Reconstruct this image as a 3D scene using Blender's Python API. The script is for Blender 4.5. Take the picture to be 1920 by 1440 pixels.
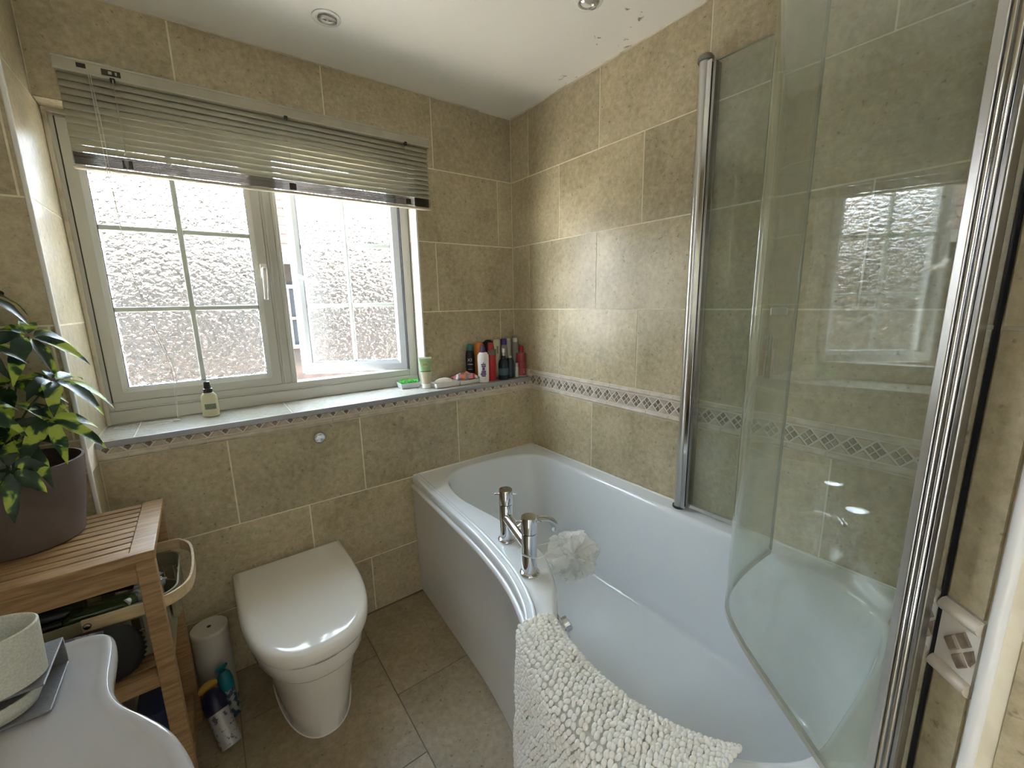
import bpy, bmesh, math, random
from mathutils import Vector, Matrix
random.seed(7)
sc = bpy.context.scene
C = sc.collection
PI = math.pi
for o in list(bpy.data.objects): bpy.data.objects.remove(o)

# ------------------------------------------------------------------ camera
cam_d = bpy.data.cameras.new('camera'); cam = bpy.data.objects.new('camera', cam_d); C.objects.link(cam)
yaw, pitch, roll = 0.63305, -0.19204, -0.02014
F = Vector((math.sin(yaw)*math.cos(pitch), math.cos(yaw)*math.cos(pitch), math.sin(pitch)))
R0 = Vector((math.cos(yaw), -math.sin(yaw), 0)); U0 = R0.cross(F)
Rt = R0*math.cos(roll) + U0*math.sin(roll); Up = -R0*math.sin(roll) + U0*math.cos(roll)
M = Matrix((Rt, Up, -F)).transposed().to_4x4(); M.translation = Vector((-1.38306, -1.85608, 1.34318))
cam.matrix_world = M
cam_d.sensor_width = 36; cam_d.lens = 36*787.95/1920; cam_d.clip_start = 0.02; cam_d.clip_end = 200
sc.camera = cam

# ------------------------------------------------------------------ world, sun, exposure
w = bpy.data.worlds.new('world'); sc.world = w; w.use_nodes = True
nt = w.node_tree; nt.nodes.clear()
out = nt.nodes.new('ShaderNodeOutputWorld'); bg = nt.nodes.new('ShaderNodeBackground')
tc = nt.nodes.new('ShaderNodeTexCoord'); sep = nt.nodes.new('ShaderNodeSeparateXYZ'); cr = nt.nodes.new('ShaderNodeValToRGB')
nt.links.new(tc.outputs['Generated'], sep.inputs[0]); nt.links.new(sep.outputs['Z'], cr.inputs[0])
cr.color_ramp.elements[0].position = 0.0; cr.color_ramp.elements[0].color = (0.88, 0.95, 1.0, 1)
cr.color_ramp.elements[1].position = 0.8; cr.color_ramp.elements[1].color = (0.62, 0.80, 1.0, 1)
nt.links.new(cr.outputs[0], bg.inputs['Color']); bg.inputs['Strength'].default_value = 7.0
nt.links.new(bg.outputs[0], out.inputs[0])
sun_d = bpy.data.lights.new('sun', 'SUN'); sun = bpy.data.objects.new('sun', sun_d); C.objects.link(sun)
sun_d.energy = 34.0; sun_d.angle = 0.02; sun_d.color = (1, 0.90, 0.76)
sun.rotation_euler = Vector((-.55, .16, -.75)).to_track_quat('-Z', 'Y').to_euler()
por_d = bpy.data.lights.new('window_portal', 'AREA'); por = bpy.data.objects.new('window_portal', por_d); C.objects.link(por)
por_d.shape = 'RECTANGLE'; por_d.size = 1.15; por_d.size_y = 1.0; por_d.cycles.is_portal = True
por.location = (-1.108, 0.16, 1.45); por.rotation_euler = (math.radians(-90), 0, 0)
por2_d = bpy.data.lights.new('fill_door_portal', 'AREA'); por2 = bpy.data.objects.new('fill_door_portal', por2_d); C.objects.link(por2)  # guides sky light in through the added fill doorway
por2_d.shape = 'RECTANGLE'; por2_d.size = 0.30; por2_d.size_y = 1.9; por2_d.cycles.is_portal = True
por2.location = (-2.13, -2.45, 1.0); por2.rotation_euler = (math.radians(90), 0, math.radians(-90))
sc.view_settings.view_transform = 'Standard'; sc.view_settings.look = 'None'
sc.view_settings.exposure = 1.85; sc.view_settings.gamma = 1; sc.view_settings.use_curve_mapping = False
cy = sc.cycles
cy.use_denoising = True; cy.max_bounces = 14; cy.diffuse_bounces = 8; cy.glossy_bounces = 6; cy.transmission_bounces = 12
cy.transparent_max_bounces = 16; cy.sample_clamp_indirect = 12; cy.caustics_reflective = True; cy.caustics_refractive = True
cy.blur_glossy = 0.5

# ------------------------------------------------------------------ materials
def _bsdf(name):
    m = bpy.data.materials.new(name); m.use_nodes = True
    return m, m.node_tree, m.node_tree.nodes['Principled BSDF']
def mat(name, col, rough=0.5, metal=0.0, var=None, scale=20, bump=0.0, bscale=60, spec=0.5, trans=0.0, ior=1.45, coat=0.0, detail=4, lo=.4, hi=.6, emis=None):
    m, t, b = _bsdf(name)
    b.inputs['Base Color'].default_value = (*col, 1); b.inputs['Roughness'].default_value = rough
    b.inputs['Metallic'].default_value = metal; b.inputs['Specular IOR Level'].default_value = spec
    b.inputs['Transmission Weight'].default_value = trans; b.inputs['IOR'].default_value = ior
    b.inputs['Coat Weight'].default_value = coat
    tc = t.nodes.new('ShaderNodeTexCoord')
    if var:
        n = t.nodes.new('ShaderNodeTexNoise'); n.inputs['Scale'].default_value = scale; n.inputs['Detail'].default_value = detail
        t.links.new(tc.outputs['Object'], n.inputs['Vector'])
        r = t.nodes.new('ShaderNodeValToRGB'); r.color_ramp.elements[0].position = lo; r.color_ramp.elements[1].position = hi
        r.color_ramp.elements[0].color = (*col, 1); r.color_ramp.elements[1].color = (*var, 1)
        t.links.new(n.outputs['Fac'], r.inputs[0]); t.links.new(r.outputs[0], b.inputs['Base Color'])
    if bump:
        n2 = t.nodes.new('ShaderNodeTexNoise'); n2.inputs['Scale'].default_value = bscale; n2.inputs['Detail'].default_value = 3
        t.links.new(tc.outputs['Object'], n2.inputs['Vector'])
        bp = t.nodes.new('ShaderNodeBump'); bp.inputs['Strength'].default_value = bump; bp.inputs['Distance'].default_value = 0.002
        t.links.new(n2.outputs['Fac'], bp.inputs['Height']); t.links.new(bp.outputs[0], b.inputs['Normal'])
    return m
def tile_mat(name, dark, mid, light, rough=0.32, sc1=5.0):
    m, t, b = _bsdf(name); L = t.links.new
    tc = t.nodes.new('ShaderNodeTexCoord'); oi = t.nodes.new('ShaderNodeObjectInfo')
    mul = t.nodes.new('ShaderNodeMath'); mul.operation = 'MULTIPLY'; mul.inputs[1].default_value = 37.0; L(oi.outputs['Random'], mul.inputs[0])
    add = t.nodes.new('ShaderNodeVectorMath'); add.operation = 'ADD'; L(tc.outputs['Object'], add.inputs[0]); L(mul.outputs[0], add.inputs[1])
    n1 = t.nodes.new('ShaderNodeTexNoise'); n1.inputs['Scale'].default_value = sc1; n1.inputs['Detail'].default_value = 6; n1.inputs['Roughness'].default_value = .62; L(add.outputs[0], n1.inputs['Vector'])
    n2 = t.nodes.new('ShaderNodeTexNoise'); n2.inputs['Scale'].default_value = 55; n2.inputs['Detail'].default_value = 8; n2.inputs['Roughness'].default_value = .7; L(add.outputs[0], n2.inputs['Vector'])
    mx = t.nodes.new('ShaderNodeMix'); mx.data_type = 'FLOAT'; mx.inputs[0].default_value = .58; L(n1.outputs['Fac'], mx.inputs[2]); L(n2.outputs['Fac'], mx.inputs[3])
    r = t.nodes.new('ShaderNodeValToRGB'); e = r.color_ramp.elements
    e[0].position = .36; e[0].color = (*dark, 1); e[1].position = .64; e[1].color = (*light, 1)
    k = e.new(.5); k.color = (*mid, 1)
    L(mx.outputs[0], r.inputs[0])
    # small brown pits
    n3 = t.nodes.new('ShaderNodeTexNoise'); n3.inputs['Scale'].default_value = 75; n3.inputs['Detail'].default_value = 2; L(add.outputs[0], n3.inputs['Vector'])
    r3 = t.nodes.new('ShaderNodeValToRGB'); r3.color_ramp.elements[0].position = .25; r3.color_ramp.elements[0].color = (.55, .5, .45, 1); r3.color_ramp.elements[1].position = .34; r3.color_ramp.elements[1].color = (1, 1, 1, 1); L(n3.outputs['Fac'], r3.inputs[0])
    mm = t.nodes.new('ShaderNodeMix'); mm.data_type = 'RGBA'; mm.blend_type = 'MULTIPLY'; mm.inputs[0].default_value = 1; L(r.outputs[0], mm.inputs[6]); L(r3.outputs[0], mm.inputs[7])
    # slight per-tile tone
    mr = t.nodes.new('ShaderNodeMapRange'); mr.inputs[3].default_value = .9; mr.inputs[4].default_value = 1.08; L(oi.outputs['Random'], mr.inputs[0])
    hsv = t.nodes.new('ShaderNodeHueSaturation'); L(mm.outputs[2], hsv.inputs['Color']); L(mr.outputs[0], hsv.inputs['Value'])
    L(hsv.outputs[0], b.inputs['Base Color'])
    b.inputs['Roughness'].default_value = rough
    bp = t.nodes.new('ShaderNodeBump'); bp.inputs['Strength'].default_value = .25; bp.inputs['Distance'].default_value = .0015
    L(mx.outputs[0], bp.inputs['Height']); L(bp.outputs[0], b.inputs['Normal'])
    return m
M_tile = tile_mat('wall_tile', (.34, .285, .175), (.47, .40, .26), (.61, .53, .365))
M_ftile = tile_mat('floor_tile', (.24, .19, .115), (.33, .265, .165), (.42, .34, .225), .38, 4.0)
M_ledge = tile_mat('ledge_tile', (.42, .40, .34), (.50, .48, .42), (.58, .56, .50), .25)
M_grout = mat('grout', (.76, .70, .55), .8, var=(.84, .78, .63), scale=30)
M_fgrout = mat('floor_grout', (.20, .16, .11), .9)
M_liner = mat('liner', (.52, .45, .36), .35, var=(.62, .56, .47), scale=25, bump=.3)
M_dia = mat('mosaic_dark', (.17, .125, .085), .4, var=(.30, .24, .18), scale=40, bump=.3)
M_tri = mat('mosaic_beige', (.42, .355, .27), .4, var=(.52, .45, .36), scale=40, bump=.3)
M_mgrout = mat('mosaic_grout', (.66, .62, .55), .7)
M_acryl = mat('white_acrylic', (.76, .80, .84), .12, coat=.3)
M_panel = mat('bath_panel', (.72, .72, .72), .22)
M_ceramic = mat('white_ceramic', (.82, .80, .76), .12, coat=.4)
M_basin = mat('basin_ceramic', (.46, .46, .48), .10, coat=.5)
M_upvc = mat('upvc', (.80, .80, .79), .28)
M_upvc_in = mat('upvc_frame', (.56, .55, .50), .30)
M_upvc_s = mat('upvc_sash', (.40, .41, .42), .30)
M_gasket = mat('gasket', (.03, .03, .035), .6)
M_chrome = mat('chrome', (.70, .71, .73), .09, 1.0)
M_alu = mat('polished_aluminium', (.70, .69, .68), .30, 1.0, bump=.05, bscale=30)
M_dalu = mat('dark_aluminium', (.36, .35, .34), .25, 1.0)
M_dmetal = mat('dark_metal', (.05, .045, .04), .35, .6)
M_paint = mat('wall_paint', (.72, .69, .62), .7)
M_blind = mat('blind_slat', (.52, .51, .42), .38, var=(.47, .46, .38), scale=8)
M_rail = mat('blind_rail', (.50, .46, .36), .4, var=(.44, .40, .31), scale=12)
M_cord = mat('blind_cord', (.50, .46, .34), .8)
M_ccord = mat('white_cord', (.75, .74, .70), .7)
M_black = mat('black_plastic', (.012, .012, .013), .3)
M_soap = mat('white_plastic', (.78, .77, .74), .25)
M_dirt = mat('sealant', (.66, .60, .48), .6, var=(.30, .24, .16), scale=9, lo=.55, hi=.75)

def ceiling_mat():
    m, t, b = _bsdf('ceiling_paint'); L = t.links.new
    tc = t.nodes.new('ShaderNodeTexCoord')
    n = t.nodes.new('ShaderNodeTexNoise'); n.inputs['Scale'].default_value = 45; n.inputs['Detail'].default_value = 3; L(tc.outputs['Object'], n.inputs['Vector'])
    r = t.nodes.new('ShaderNodeMapRange'); r.inputs[1].default_value = .60; r.inputs[2].default_value = .66; L(n.outputs['Fac'], r.inputs[0])
    tot = None
    for p, rad in (((-.151, -.871, 2.2375), .05), ((-.10, -.84, 2.2375), .035), ((-.13, -.70, 2.2375), .045), ((-.03, -.45, 2.2375), .05), ((-.03, -.75, 2.2375), .04)):
        d = t.nodes.new('ShaderNodeVectorMath'); d.operation = 'DISTANCE'; d.inputs[1].default_value = p; L(tc.outputs['Object'], d.inputs[0])
        q = t.nodes.new('ShaderNodeMapRange'); q.inputs[1].default_value = rad; q.inputs[2].default_value = rad*.5; L(d.outputs['Value'], q.inputs[0])
        if tot is None: tot = q
        else:
            a = t.nodes.new('ShaderNodeMath'); a.operation = 'MAXIMUM'; L(tot.outputs[0], a.inputs[0]); L(q.outputs[0], a.inputs[1]); tot = a
    mu = t.nodes.new('ShaderNodeMath'); mu.operation = 'MULTIPLY'; L(tot.outputs[0], mu.inputs[0]); L(r.outputs[0], mu.inputs[1])
    mx = t.nodes.new('ShaderNodeMix'); mx.data_type = 'RGBA'; L(mu.outputs[0], mx.inputs[0])
    mx.inputs[6].default_value = (.88, .86, .82, 1); mx.inputs[7].default_value = (.28, .26, .22, 1)
    L(mx.outputs[2], b.inputs['Base Color']); b.inputs['Roughness'].default_value = .6
    return m
M_ceil = ceiling_mat()
def obscure_glass(patterned=True):
    m = bpy.data.materials.new('obscure_glass'); m.use_nodes = True; t = m.node_tree; t.nodes.clear(); L = t.links.new
    o = t.nodes.new('ShaderNodeOutputMaterial'); g = t.nodes.new('ShaderNodeBsdfPrincipled')
    g.inputs['Base Color'].default_value = (.93, .95, .94, 1); g.inputs['Roughness'].default_value = .03; g.inputs['Transmission Weight'].default_value = 1; g.inputs['IOR'].default_value = 1.5
    tc = t.nodes.new('ShaderNodeTexCoord'); mp = t.nodes.new('ShaderNodeMapping'); mp.inputs['Scale'].default_value = (1, 1, 1.15); L(tc.outputs['Object'], mp.inputs[0])
    n = t.nodes.new('ShaderNodeTexVoronoi'); n.feature = 'SMOOTH_F1'; n.inputs['Scale'].default_value = 62; n.inputs['Smoothness'].default_value = .7
    d = t.nodes.new('ShaderNodeTexNoise'); d.inputs['Scale'].default_value = 55; d.inputs['Detail'].default_value = 1.5; d.inputs['Distortion'].default_value = 1.2
    L(mp.outputs[0], d.inputs['Vector'])
    ad = t.nodes.new('ShaderNodeMixRGB'); ad.blend_type = 'ADD'; ad.inputs[0].default_value = .02; L(mp.outputs[0], ad.inputs[1]); L(d.outputs['Color'], ad.inputs[2]); L(ad.outputs[0], n.inputs['Vector'])
    sm = t.nodes.new('ShaderNodeMath'); sm.operation = 'MULTIPLY_ADD'; sm.inputs[1].default_value = .8; L(d.outputs['Fac'], sm.inputs[0]); L(n.outputs['Distance'], sm.inputs[2])
    b = t.nodes.new('ShaderNodeBump'); b.inputs['Strength'].default_value = .9; b.inputs['Distance'].default_value = .0055; L(sm.outputs[0], b.inputs['Height'])
    if patterned: L(b.outputs[0], g.inputs['Normal'])
    L(g.outputs[0], o.inputs[0]); return m
M_obs = obscure_glass(); M_obs2 = obscure_glass(False)
def clear_glass():
    m = bpy.data.materials.new('screen_glass'); m.use_nodes = True; t = m.node_tree; t.nodes.clear(); L = t.links.new
    o = t.nodes.new('ShaderNodeOutputMaterial')
    tr = t.nodes.new('ShaderNodeBsdfTransparent'); tr.inputs[0].default_value = (.93, .955, .93, 1)
    gl = t.nodes.new('ShaderNodeBsdfGlossy'); gl.inputs['Roughness'].default_value = .015; gl.inputs[0].default_value = (.95, .97, .95, 1)
    fr = t.nodes.new('ShaderNodeFresnel'); ge = t.nodes.new('ShaderNodeNewGeometry'); mi = t.nodes.new('ShaderNodeMapRange'); mi.inputs[3].default_value = 1.5; mi.inputs[4].default_value = 1/1.5
    L(ge.outputs['Backfacing'], mi.inputs[0]); L(mi.outputs[0], fr.inputs['IOR'])
    df = t.nodes.new('ShaderNodeBsdfDiffuse'); df.inputs[0].default_value = (.62, .64, .55, 1)
    tc = t.nodes.new('ShaderNodeTexCoord'); n = t.nodes.new('ShaderNodeTexNoise'); n.inputs['Scale'].default_value = 6; n.inputs['Detail'].default_value = 8
    L(tc.outputs['Object'], n.inputs['Vector'])
    mr = t.nodes.new('ShaderNodeMapRange'); mr.inputs[1].default_value = .3; mr.inputs[2].default_value = .8; mr.inputs[3].default_value = .09; mr.inputs[4].default_value = .19; L(n.outputs['Fac'], mr.inputs[0])
    m1 = t.nodes.new('ShaderNodeMixShader'); L(mr.outputs[0], m1.inputs[0]); L(tr.outputs[0], m1.inputs[1]); L(df.outputs[0], m1.inputs[2])
    m2 = t.nodes.new('ShaderNodeMixShader'); L(fr.outputs[0], m2.inputs[0]); L(m1.outputs[0], m2.inputs[1]); L(gl.outputs[0], m2.inputs[2])
    L(m2.outputs[0], o.inputs[0]); return m
M_glass = clear_glass()
M_gedge = mat('glass_edge', (.22, .30, .26), .15, trans=.3)
def wood_mat(name, a, b_):
    m, t, b = _bsdf(name); L = t.links.new
    tc = t.nodes.new('ShaderNodeTexCoord'); oi = t.nodes.new('ShaderNodeObjectInfo')
    add = t.nodes.new('ShaderNodeVectorMath'); add.operation = 'ADD'; L(tc.outputs['Object'], add.inputs[0]); L(oi.outputs['Random'], add.inputs[1])
    mp = t.nodes.new('ShaderNodeMapping'); mp.inputs['Scale'].default_value = (4, 40, 40); L(add.outputs[0], mp.inputs[0])
    n = t.nodes.new('ShaderNodeTexNoise'); n.inputs['Scale'].default_value = 3.2; n.inputs['Detail'].default_value = 5; L(mp.outputs[0], n.inputs['Vector'])
    r = t.nodes.new('ShaderNodeValToRGB'); r.color_ramp.elements[0].position = .35; r.color_ramp.elements[1].position = .65
    r.color_ramp.elements[0].color = (*a, 1); r.color_ramp.elements[1].color = (*b_, 1); L(n.outputs['Fac'], r.inputs[0]); L(r.outputs[0], b.inputs['Base Color'])
    b.inputs['Roughness'].default_value = .45; return m
M_wood = wood_mat('acacia_wood', (.26, .145, .060), (.41, .26, .13))
M_bent = wood_mat('bent_birch', (.55, .42, .24), (.66, .52, .32))

# ------------------------------------------------------------------ geometry helpers
def link(name, me, m=None, parent=None):
    o = bpy.data.objects.new(name, me); C.objects.link(o)
    if m is not None:
        for q in (m if isinstance(m, (list, tuple)) else [m]): me.materials.append(q)
    if parent is not None: o.parent = parent
    return o
def obj(name, bm, m=None, parent=None, smooth=False, bevel=0.0, seg=2):
    me = bpy.data.meshes.new(name); bm.normal_update(); bm.to_mesh(me); bm.free()
    if smooth:
        for p in me.polygons: p.use_smooth = True
        if smooth is not True: me.set_sharp_from_angle(angle=math.radians(smooth))
    o = link(name, me, m, parent)
    if bevel:
        b = o.modifiers.new('bevel', 'BEVEL'); b.width = bevel; b.segments = seg; b.limit_method = 'ANGLE'; b.angle_limit = math.radians(40)
    return o
def tag(o, label=None, cat=None, group=None, kind=None):
    if label: o['label'] = label
    if cat: o['category'] = cat
    if group: o['group'] = group
    if kind: o['kind'] = kind
    return o
def thing(name, label, cat, loc=(0, 0, 0), rz=0, group=None):
    o = bpy.data.objects.new(name, None); C.objects.link(o); o.empty_display_size = .05
    o.location = loc; o.rotation_euler = (0, 0, rz); return tag(o, label, cat, group)
def struct(name, loc=(0, 0, 0)):
    o = bpy.data.objects.new(name, None); C.objects.link(o); o['kind'] = 'structure'; o.location = loc; return o
def box(bm, x0, x1, y0, y1, z0, z1):
    vs = [bm.verts.new((x, y, z)) for z in (z0, z1) for y in (y0, y1) for x in (x0, x1)]
    for f in ((0, 2, 3, 1), (4, 5, 7, 6), (0, 1, 5, 4), (2, 6, 7, 3), (0, 4, 6, 2), (1, 3, 7, 5)): bm.faces.new([vs[i] for i in f])
    return vs
def B(*a):
    bm = bmesh.new()
    for b in (a if isinstance(a[0], (tuple, list)) else [a]): box(bm, *b)
    return bm
def lathe(prof, n=24, bm=None, c=(0, 0, 0), sy=1.0, mtx=None, cap=True):
    bm = bm or bmesh.new(); rings = []
    for r, z in prof:
        rings.append([bm.verts.new((c[0]+r*math.cos(2*PI*i/n), c[1]+sy*r*math.sin(2*PI*i/n), c[2]+z)) for i in range(n)] if r > 1e-6 else [bm.verts.new((c[0], c[1], c[2]+z))])
    for a, b in zip(rings, rings[1:]):
        for i in range(n):
            j = (i+1) % n
            if len(a) > 1 and len(b) > 1: bm.faces.new((a[i], a[j], b[j], b[i]))
            elif len(b) > 1: bm.faces.new((a[0], b[j], b[i]))
            elif len(a) > 1: bm.faces.new((a[i], a[j], b[0]))
    if cap:
        if len(rings[0]) > 1: bm.faces.new(rings[0][::-1])
        if len(rings[-1]) > 1: bm.faces.new(rings[-1])
    if mtx is not None: bmesh.ops.transform(bm, matrix=mtx, verts=bm.verts)
    return bm
def tube(pts, r, n=8, bm=None, closed=False, flat=None):
    """flat=(w,h): a rectangular section, w along the horizontal normal, h along z."""
    bm = bm or bmesh.new(); pts = [Vector(p) for p in pts]; rings = []; N = len(pts); prev = None
    for i, p in enumerate(pts):
        if closed: d = pts[(i+1) % N]-pts[i-1]
        else: d = pts[min(i+1, N-1)]-pts[max(i-1, 0)]
        d.normalize()
        if prev is None:
            a = Vector((0, 0, 1)) if abs(d.z) < .9 else Vector((1, 0, 0)); u = d.cross(a).normalized()
        else: u = (prev-d*prev.dot(d)).normalized()
        prev = u; v = d.cross(u).normalized(); rr = r[i] if isinstance(r, (list, tuple)) else r
        if flat:
            u = Vector((0, 0, 1)).cross(d).normalized(); v = Vector((0, 0, 1))
            rings.append([bm.verts.new(p+u*sx*flat[0]/2+v*sz*flat[1]/2) for sx, sz in ((-1, -1), (1, -1), (1, 1), (-1, 1))])
        else: rings.append([bm.verts.new(p+(u*math.cos(2*PI*k/n)+v*math.sin(2*PI*k/n))*rr) for k in range(n)])
    m = len(rings[0])
    for i in range(N if closed else N-1):
        a, b = rings[i], rings[(i+1) % N]
        for k in range(m): bm.faces.new((a[k], a[(k+1) % m], b[(k+1) % m], b[k]))
    if not closed: bm.faces.new(rings[0][::-1]); bm.faces.new(rings[-1])
    return bm
def spline(pts, n=8, closed=False):
    pts = [Vector(p) for p in pts]; N = len(pts); res = []
    for i in range(N if closed else N-1):
        g = (lambda k: pts[k % N]) if closed else (lambda k: pts[max(0, min(N-1, k))])
        p0, p1, p2, p3 = g(i-1), g(i), g(i+1), g(i+2)
        for k in range(n):
            t = k/n
            res.append(.5*((2*p1)+(p2-p0)*t+(2*p0-5*p1+4*p2-p3)*t*t+(3*p1-p0-3*p2+p3)*t**3))
    if not closed: res.append(pts[-1])
    return res
def text(s, size, m, parent, loc, rot, name='lettering', ext=.0002):
    cu = bpy.data.curves.new(name, 'FONT'); cu.body = s; cu.size = size; cu.extrude = ext; cu.align_x = 'CENTER'; cu.align_y = 'CENTER'
    o = bpy.data.objects.new(name, cu); C.objects.link(o); me = bpy.data.meshes.new_from_object(o.evaluated_get(bpy.context.evaluated_depsgraph_get())); bpy.data.objects.remove(o)
    o = link(name, me, None, parent); me.materials.clear(); me.materials.append(m); o.location = loc; o.rotation_euler = rot
    return o
def prism(pts, z0, z1, bm=None):
    bm = bm or bmesh.new(); a = [bm.verts.new((p[0], p[1], z0)) for p in pts]; b = [bm.verts.new((p[0], p[1], z1)) for p in pts]; n = len(pts)
    bm.faces.new(a[::-1]); bm.faces.new(b)
    for i in range(n): bm.faces.new((a[i], a[(i+1) % n], b[(i+1) % n], b[i]))
    bmesh.ops.recalc_face_normals(bm, faces=bm.faces); return bm

# ------------------------------------------------------------------ tiles: real pieces on a recessed grout bed
H, W, G = .3175, .4528, .0024
Z0 = 1.30683
def tile(parent, fr, u0, u1, z0, z1, m, holes=(), thick=.003, gap=G, name='tile', ch=.0009):
    """fr = (origin, udir, vdir, normal); builds one tile in that plane, holes cut out"""
    O, ud, vd, n = fr
    u0 += gap; u1 -= gap; z0 += gap; z1 -= gap
    if u1-u0 < .006 or z1-z0 < .006: return None
    hs = [h for h in holes if h[0] < u1 and h[1] > u0 and h[2] < z1 and h[3] > z0]
    us = sorted({u0, u1} | {x for h in hs for x in h[:2] if u0 < x < u1}); zs = sorted({z0, z1} | {x for h in hs for x in h[2:] if z0 < x < z1})
    bm = bmesh.new(); vd_ = {}
    def V(u, z):
        k = (round(u, 5), round(z, 5))
        if k not in vd_: vd_[k] = bm.verts.new((u, z, 0))
        return vd_[k]
    fs = []
    for a, b in zip(us, us[1:]):
        for c, d in zip(zs, zs[1:]):
            mu, mz = (a+b)/2, (c+d)/2
            if any(h[0] < mu < h[1] and h[2] < mz < h[3] for h in hs): continue
            fs.append(bm.faces.new((V(a, c), V(b, c), V(b, d), V(a, d))))
    if not fs: bm.free(); return None
    if len(fs) > 1: bmesh.ops.dissolve_faces(bm, faces=fs)
    r = bmesh.ops.inset_region(bm, faces=list(bm.faces), thickness=ch, depth=0)
    inner = [f for f in bm.faces if f not in r['faces']]
    iv = {v for f in inner for v in f.verts}
    for v in bm.verts:
        if v not in iv: v.co.z = -ch
    be = [e for e in bm.edges if e.is_boundary]
    ex = bmesh.ops.extrude_edge_only(bm, edges=be)
    for v in ex['geom']:
        if isinstance(v, bmesh.types.BMVert): v.co.z = -thick
    O, ud, vd, n = Vector(O), Vector(ud), Vector(vd), Vector(n)
    for v in bm.verts: v.co = O+ud*v.co.x+vd*v.co.y+n*v.co.z
    bmesh.ops.recalc_face_normals(bm, faces=bm.faces)
    fc = max(bm.faces, key=lambda f: f.calc_area()); fc.normal_update()
    if fc.normal.dot(n) < 0: bmesh.ops.reverse_faces(bm, faces=bm.faces)
    return obj(name, bm, m, parent)
def tile_rows(parent, fr, umin, umax, rows, m, holes=()):
    for z0, z1, off in rows:
        k = math.floor((umin-off)/W); u = off+k*W
        while u < umax:
            a, b = max(u, umin), min(u+W, umax)
            if b-a > .012: tile(parent, fr, a, b, z0, z1, m, holes)
            u += W
ZA, ZB, ZC, ZD0, ZE = 2.2375, 1.942, 1.6243, .992, .5775
D = .1433   # ledge depth

# -------------------------------------------------------------- setting
LX, BY, RX = -2.05, -2.75, -.745
T = .0013
floor = struct('floor'); ceiling = tag(obj('ceiling', B(LX-.1, .1, BY-.1, .25, ZA, ZA+.08), M_ceil), kind='structure')
obj('floor_bed', B(LX-.1, .1, BY-.1, .0, -.08, -.0018), M_fgrout, floor)
FF = ((0, 0, 0), (1, 0, 0), (0, 1, 0), (0, 0, 1))
FW = .452
def frow(x0, x1, yoff):
    y = yoff
    while y > BY:
        a = min(y, -D)
        tile(floor, FF, x0, x1, max(y-.452, BY), a, M_ftile, gap=.0018); y -= .452
frow(-1.44, -.99, .06); frow(-.99, -.54, -.155+.0); frow(-1.89, -1.44, .28); frow(LX, -1.89, .06); frow(-.54, 0, .06)

# right wall
wr = struct('wall_right')
obj('grout_bed', B(T, .10, -1.95, .12, 0, ZA), M_grout, wr)
FR = ((0, 0, 0), (0, 1, 0), (0, 0, 1), (-1, 0, 0))
tile_rows(wr, FR, -1.76, 0, [(ZB, ZA, -.1393), (ZC, ZB, -.3584), (Z0, ZC, -.1393), (ZD0-.002, Z0, -.3584), (ZE, .893, -.5784), (.26, ZE, -.36)], M_tile)
# window wall, upper
HOLE = (-1.680, -.536, .952, 1.945)
ww = struct('wall_back_window')
obj('grout_bed', B((-1.68, -.536, T, .25, 1.945, ZA), (-.532, .0, T, .25, .9, ZA), (-1.78, -1.684, .0, .25, .0, ZA), (-1.68, -.536, T, .25, 0, .93)), M_grout, ww)
FWU = ((0, 0, 0), (1, 0, 0), (0, 0, 1), (0, -1, 0))
tile_rows(ww, FWU, -1.68, 0, [(ZB, ZA, -.4376), (ZC, ZB, -.0886), (Z0, ZC, -.4465), (.956, Z0, -.0886)], M_tile, [HOLE])
# recess cheeks and soffit
FCR = ((-.536, 0, 0), (0, 1, 0), (0, 0, 1), (-1, 0, 0))
for a, b in ((.956, Z0), (Z0, ZC), (ZC, 1.942)): tile(ww, FCR, .0, .09, a, b, M_ledge)
FSO = ((0, 0, 1.9425), (1, 0, 0), (0, 1, 0), (0, 0, -1))
for a, b in ((-1.68, -1.343), (-1.343, -.89), (-.89, -.536)): tile(ww, FSO, a, b, .0, .09, M_tile)
obj('soffit_backing', B(-1.68, -.536, 0.002, .2, 1.945, 1.96), M_grout, ww)
tag(obj('trim_1', B(-.540, -.531, -.004, .006, .954, 1.946), M_upvc, None, bevel=.002), kind='structure')
# lower wall + ledge
wl = struct('wall_ledge')
obj('grout_bed', B(-1.68, 0, -D+T, .0, 0, .945), M_grout, wl)
FWL = ((0, -D, 0), (1, 0, 0), (0, 0, 1), (0, -1, 0))
tile_rows(wl, FWL, -1.68, 0, [(ZE, .893, -.4507), (.26, ZE, -.672), (0, .26, -.4545)], M_tile)
FLG = ((0, 0, .953), (1, 0, 0), (0, 1, 0), (0, 0, 1))
obj('ledge_bed', B((-1.68, 0, -D+.004, .0, .93, .9505), (-1.68, -.536, 0, .12, .93, .9505)), M_mgrout, wl)
for a, b in zip((-1.68, -1.592, -1.142, -.592), (-1.592, -1.142, -.592, -.25)):
    tile(wl, FLG, a, b, -D+.003, .088, M_ledge, [(-.536, .1, 0, .2)])
tile(wl, FLG, -.25, 0, -D+.003, 0, M_ledge)
obj('edge_trim', B(-1.68, 0, -D-.006, -D+.003, .934, .9545), mat('edge_trim', (.36, .36, .38), .35, .3), wl, bevel=.002)
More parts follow.
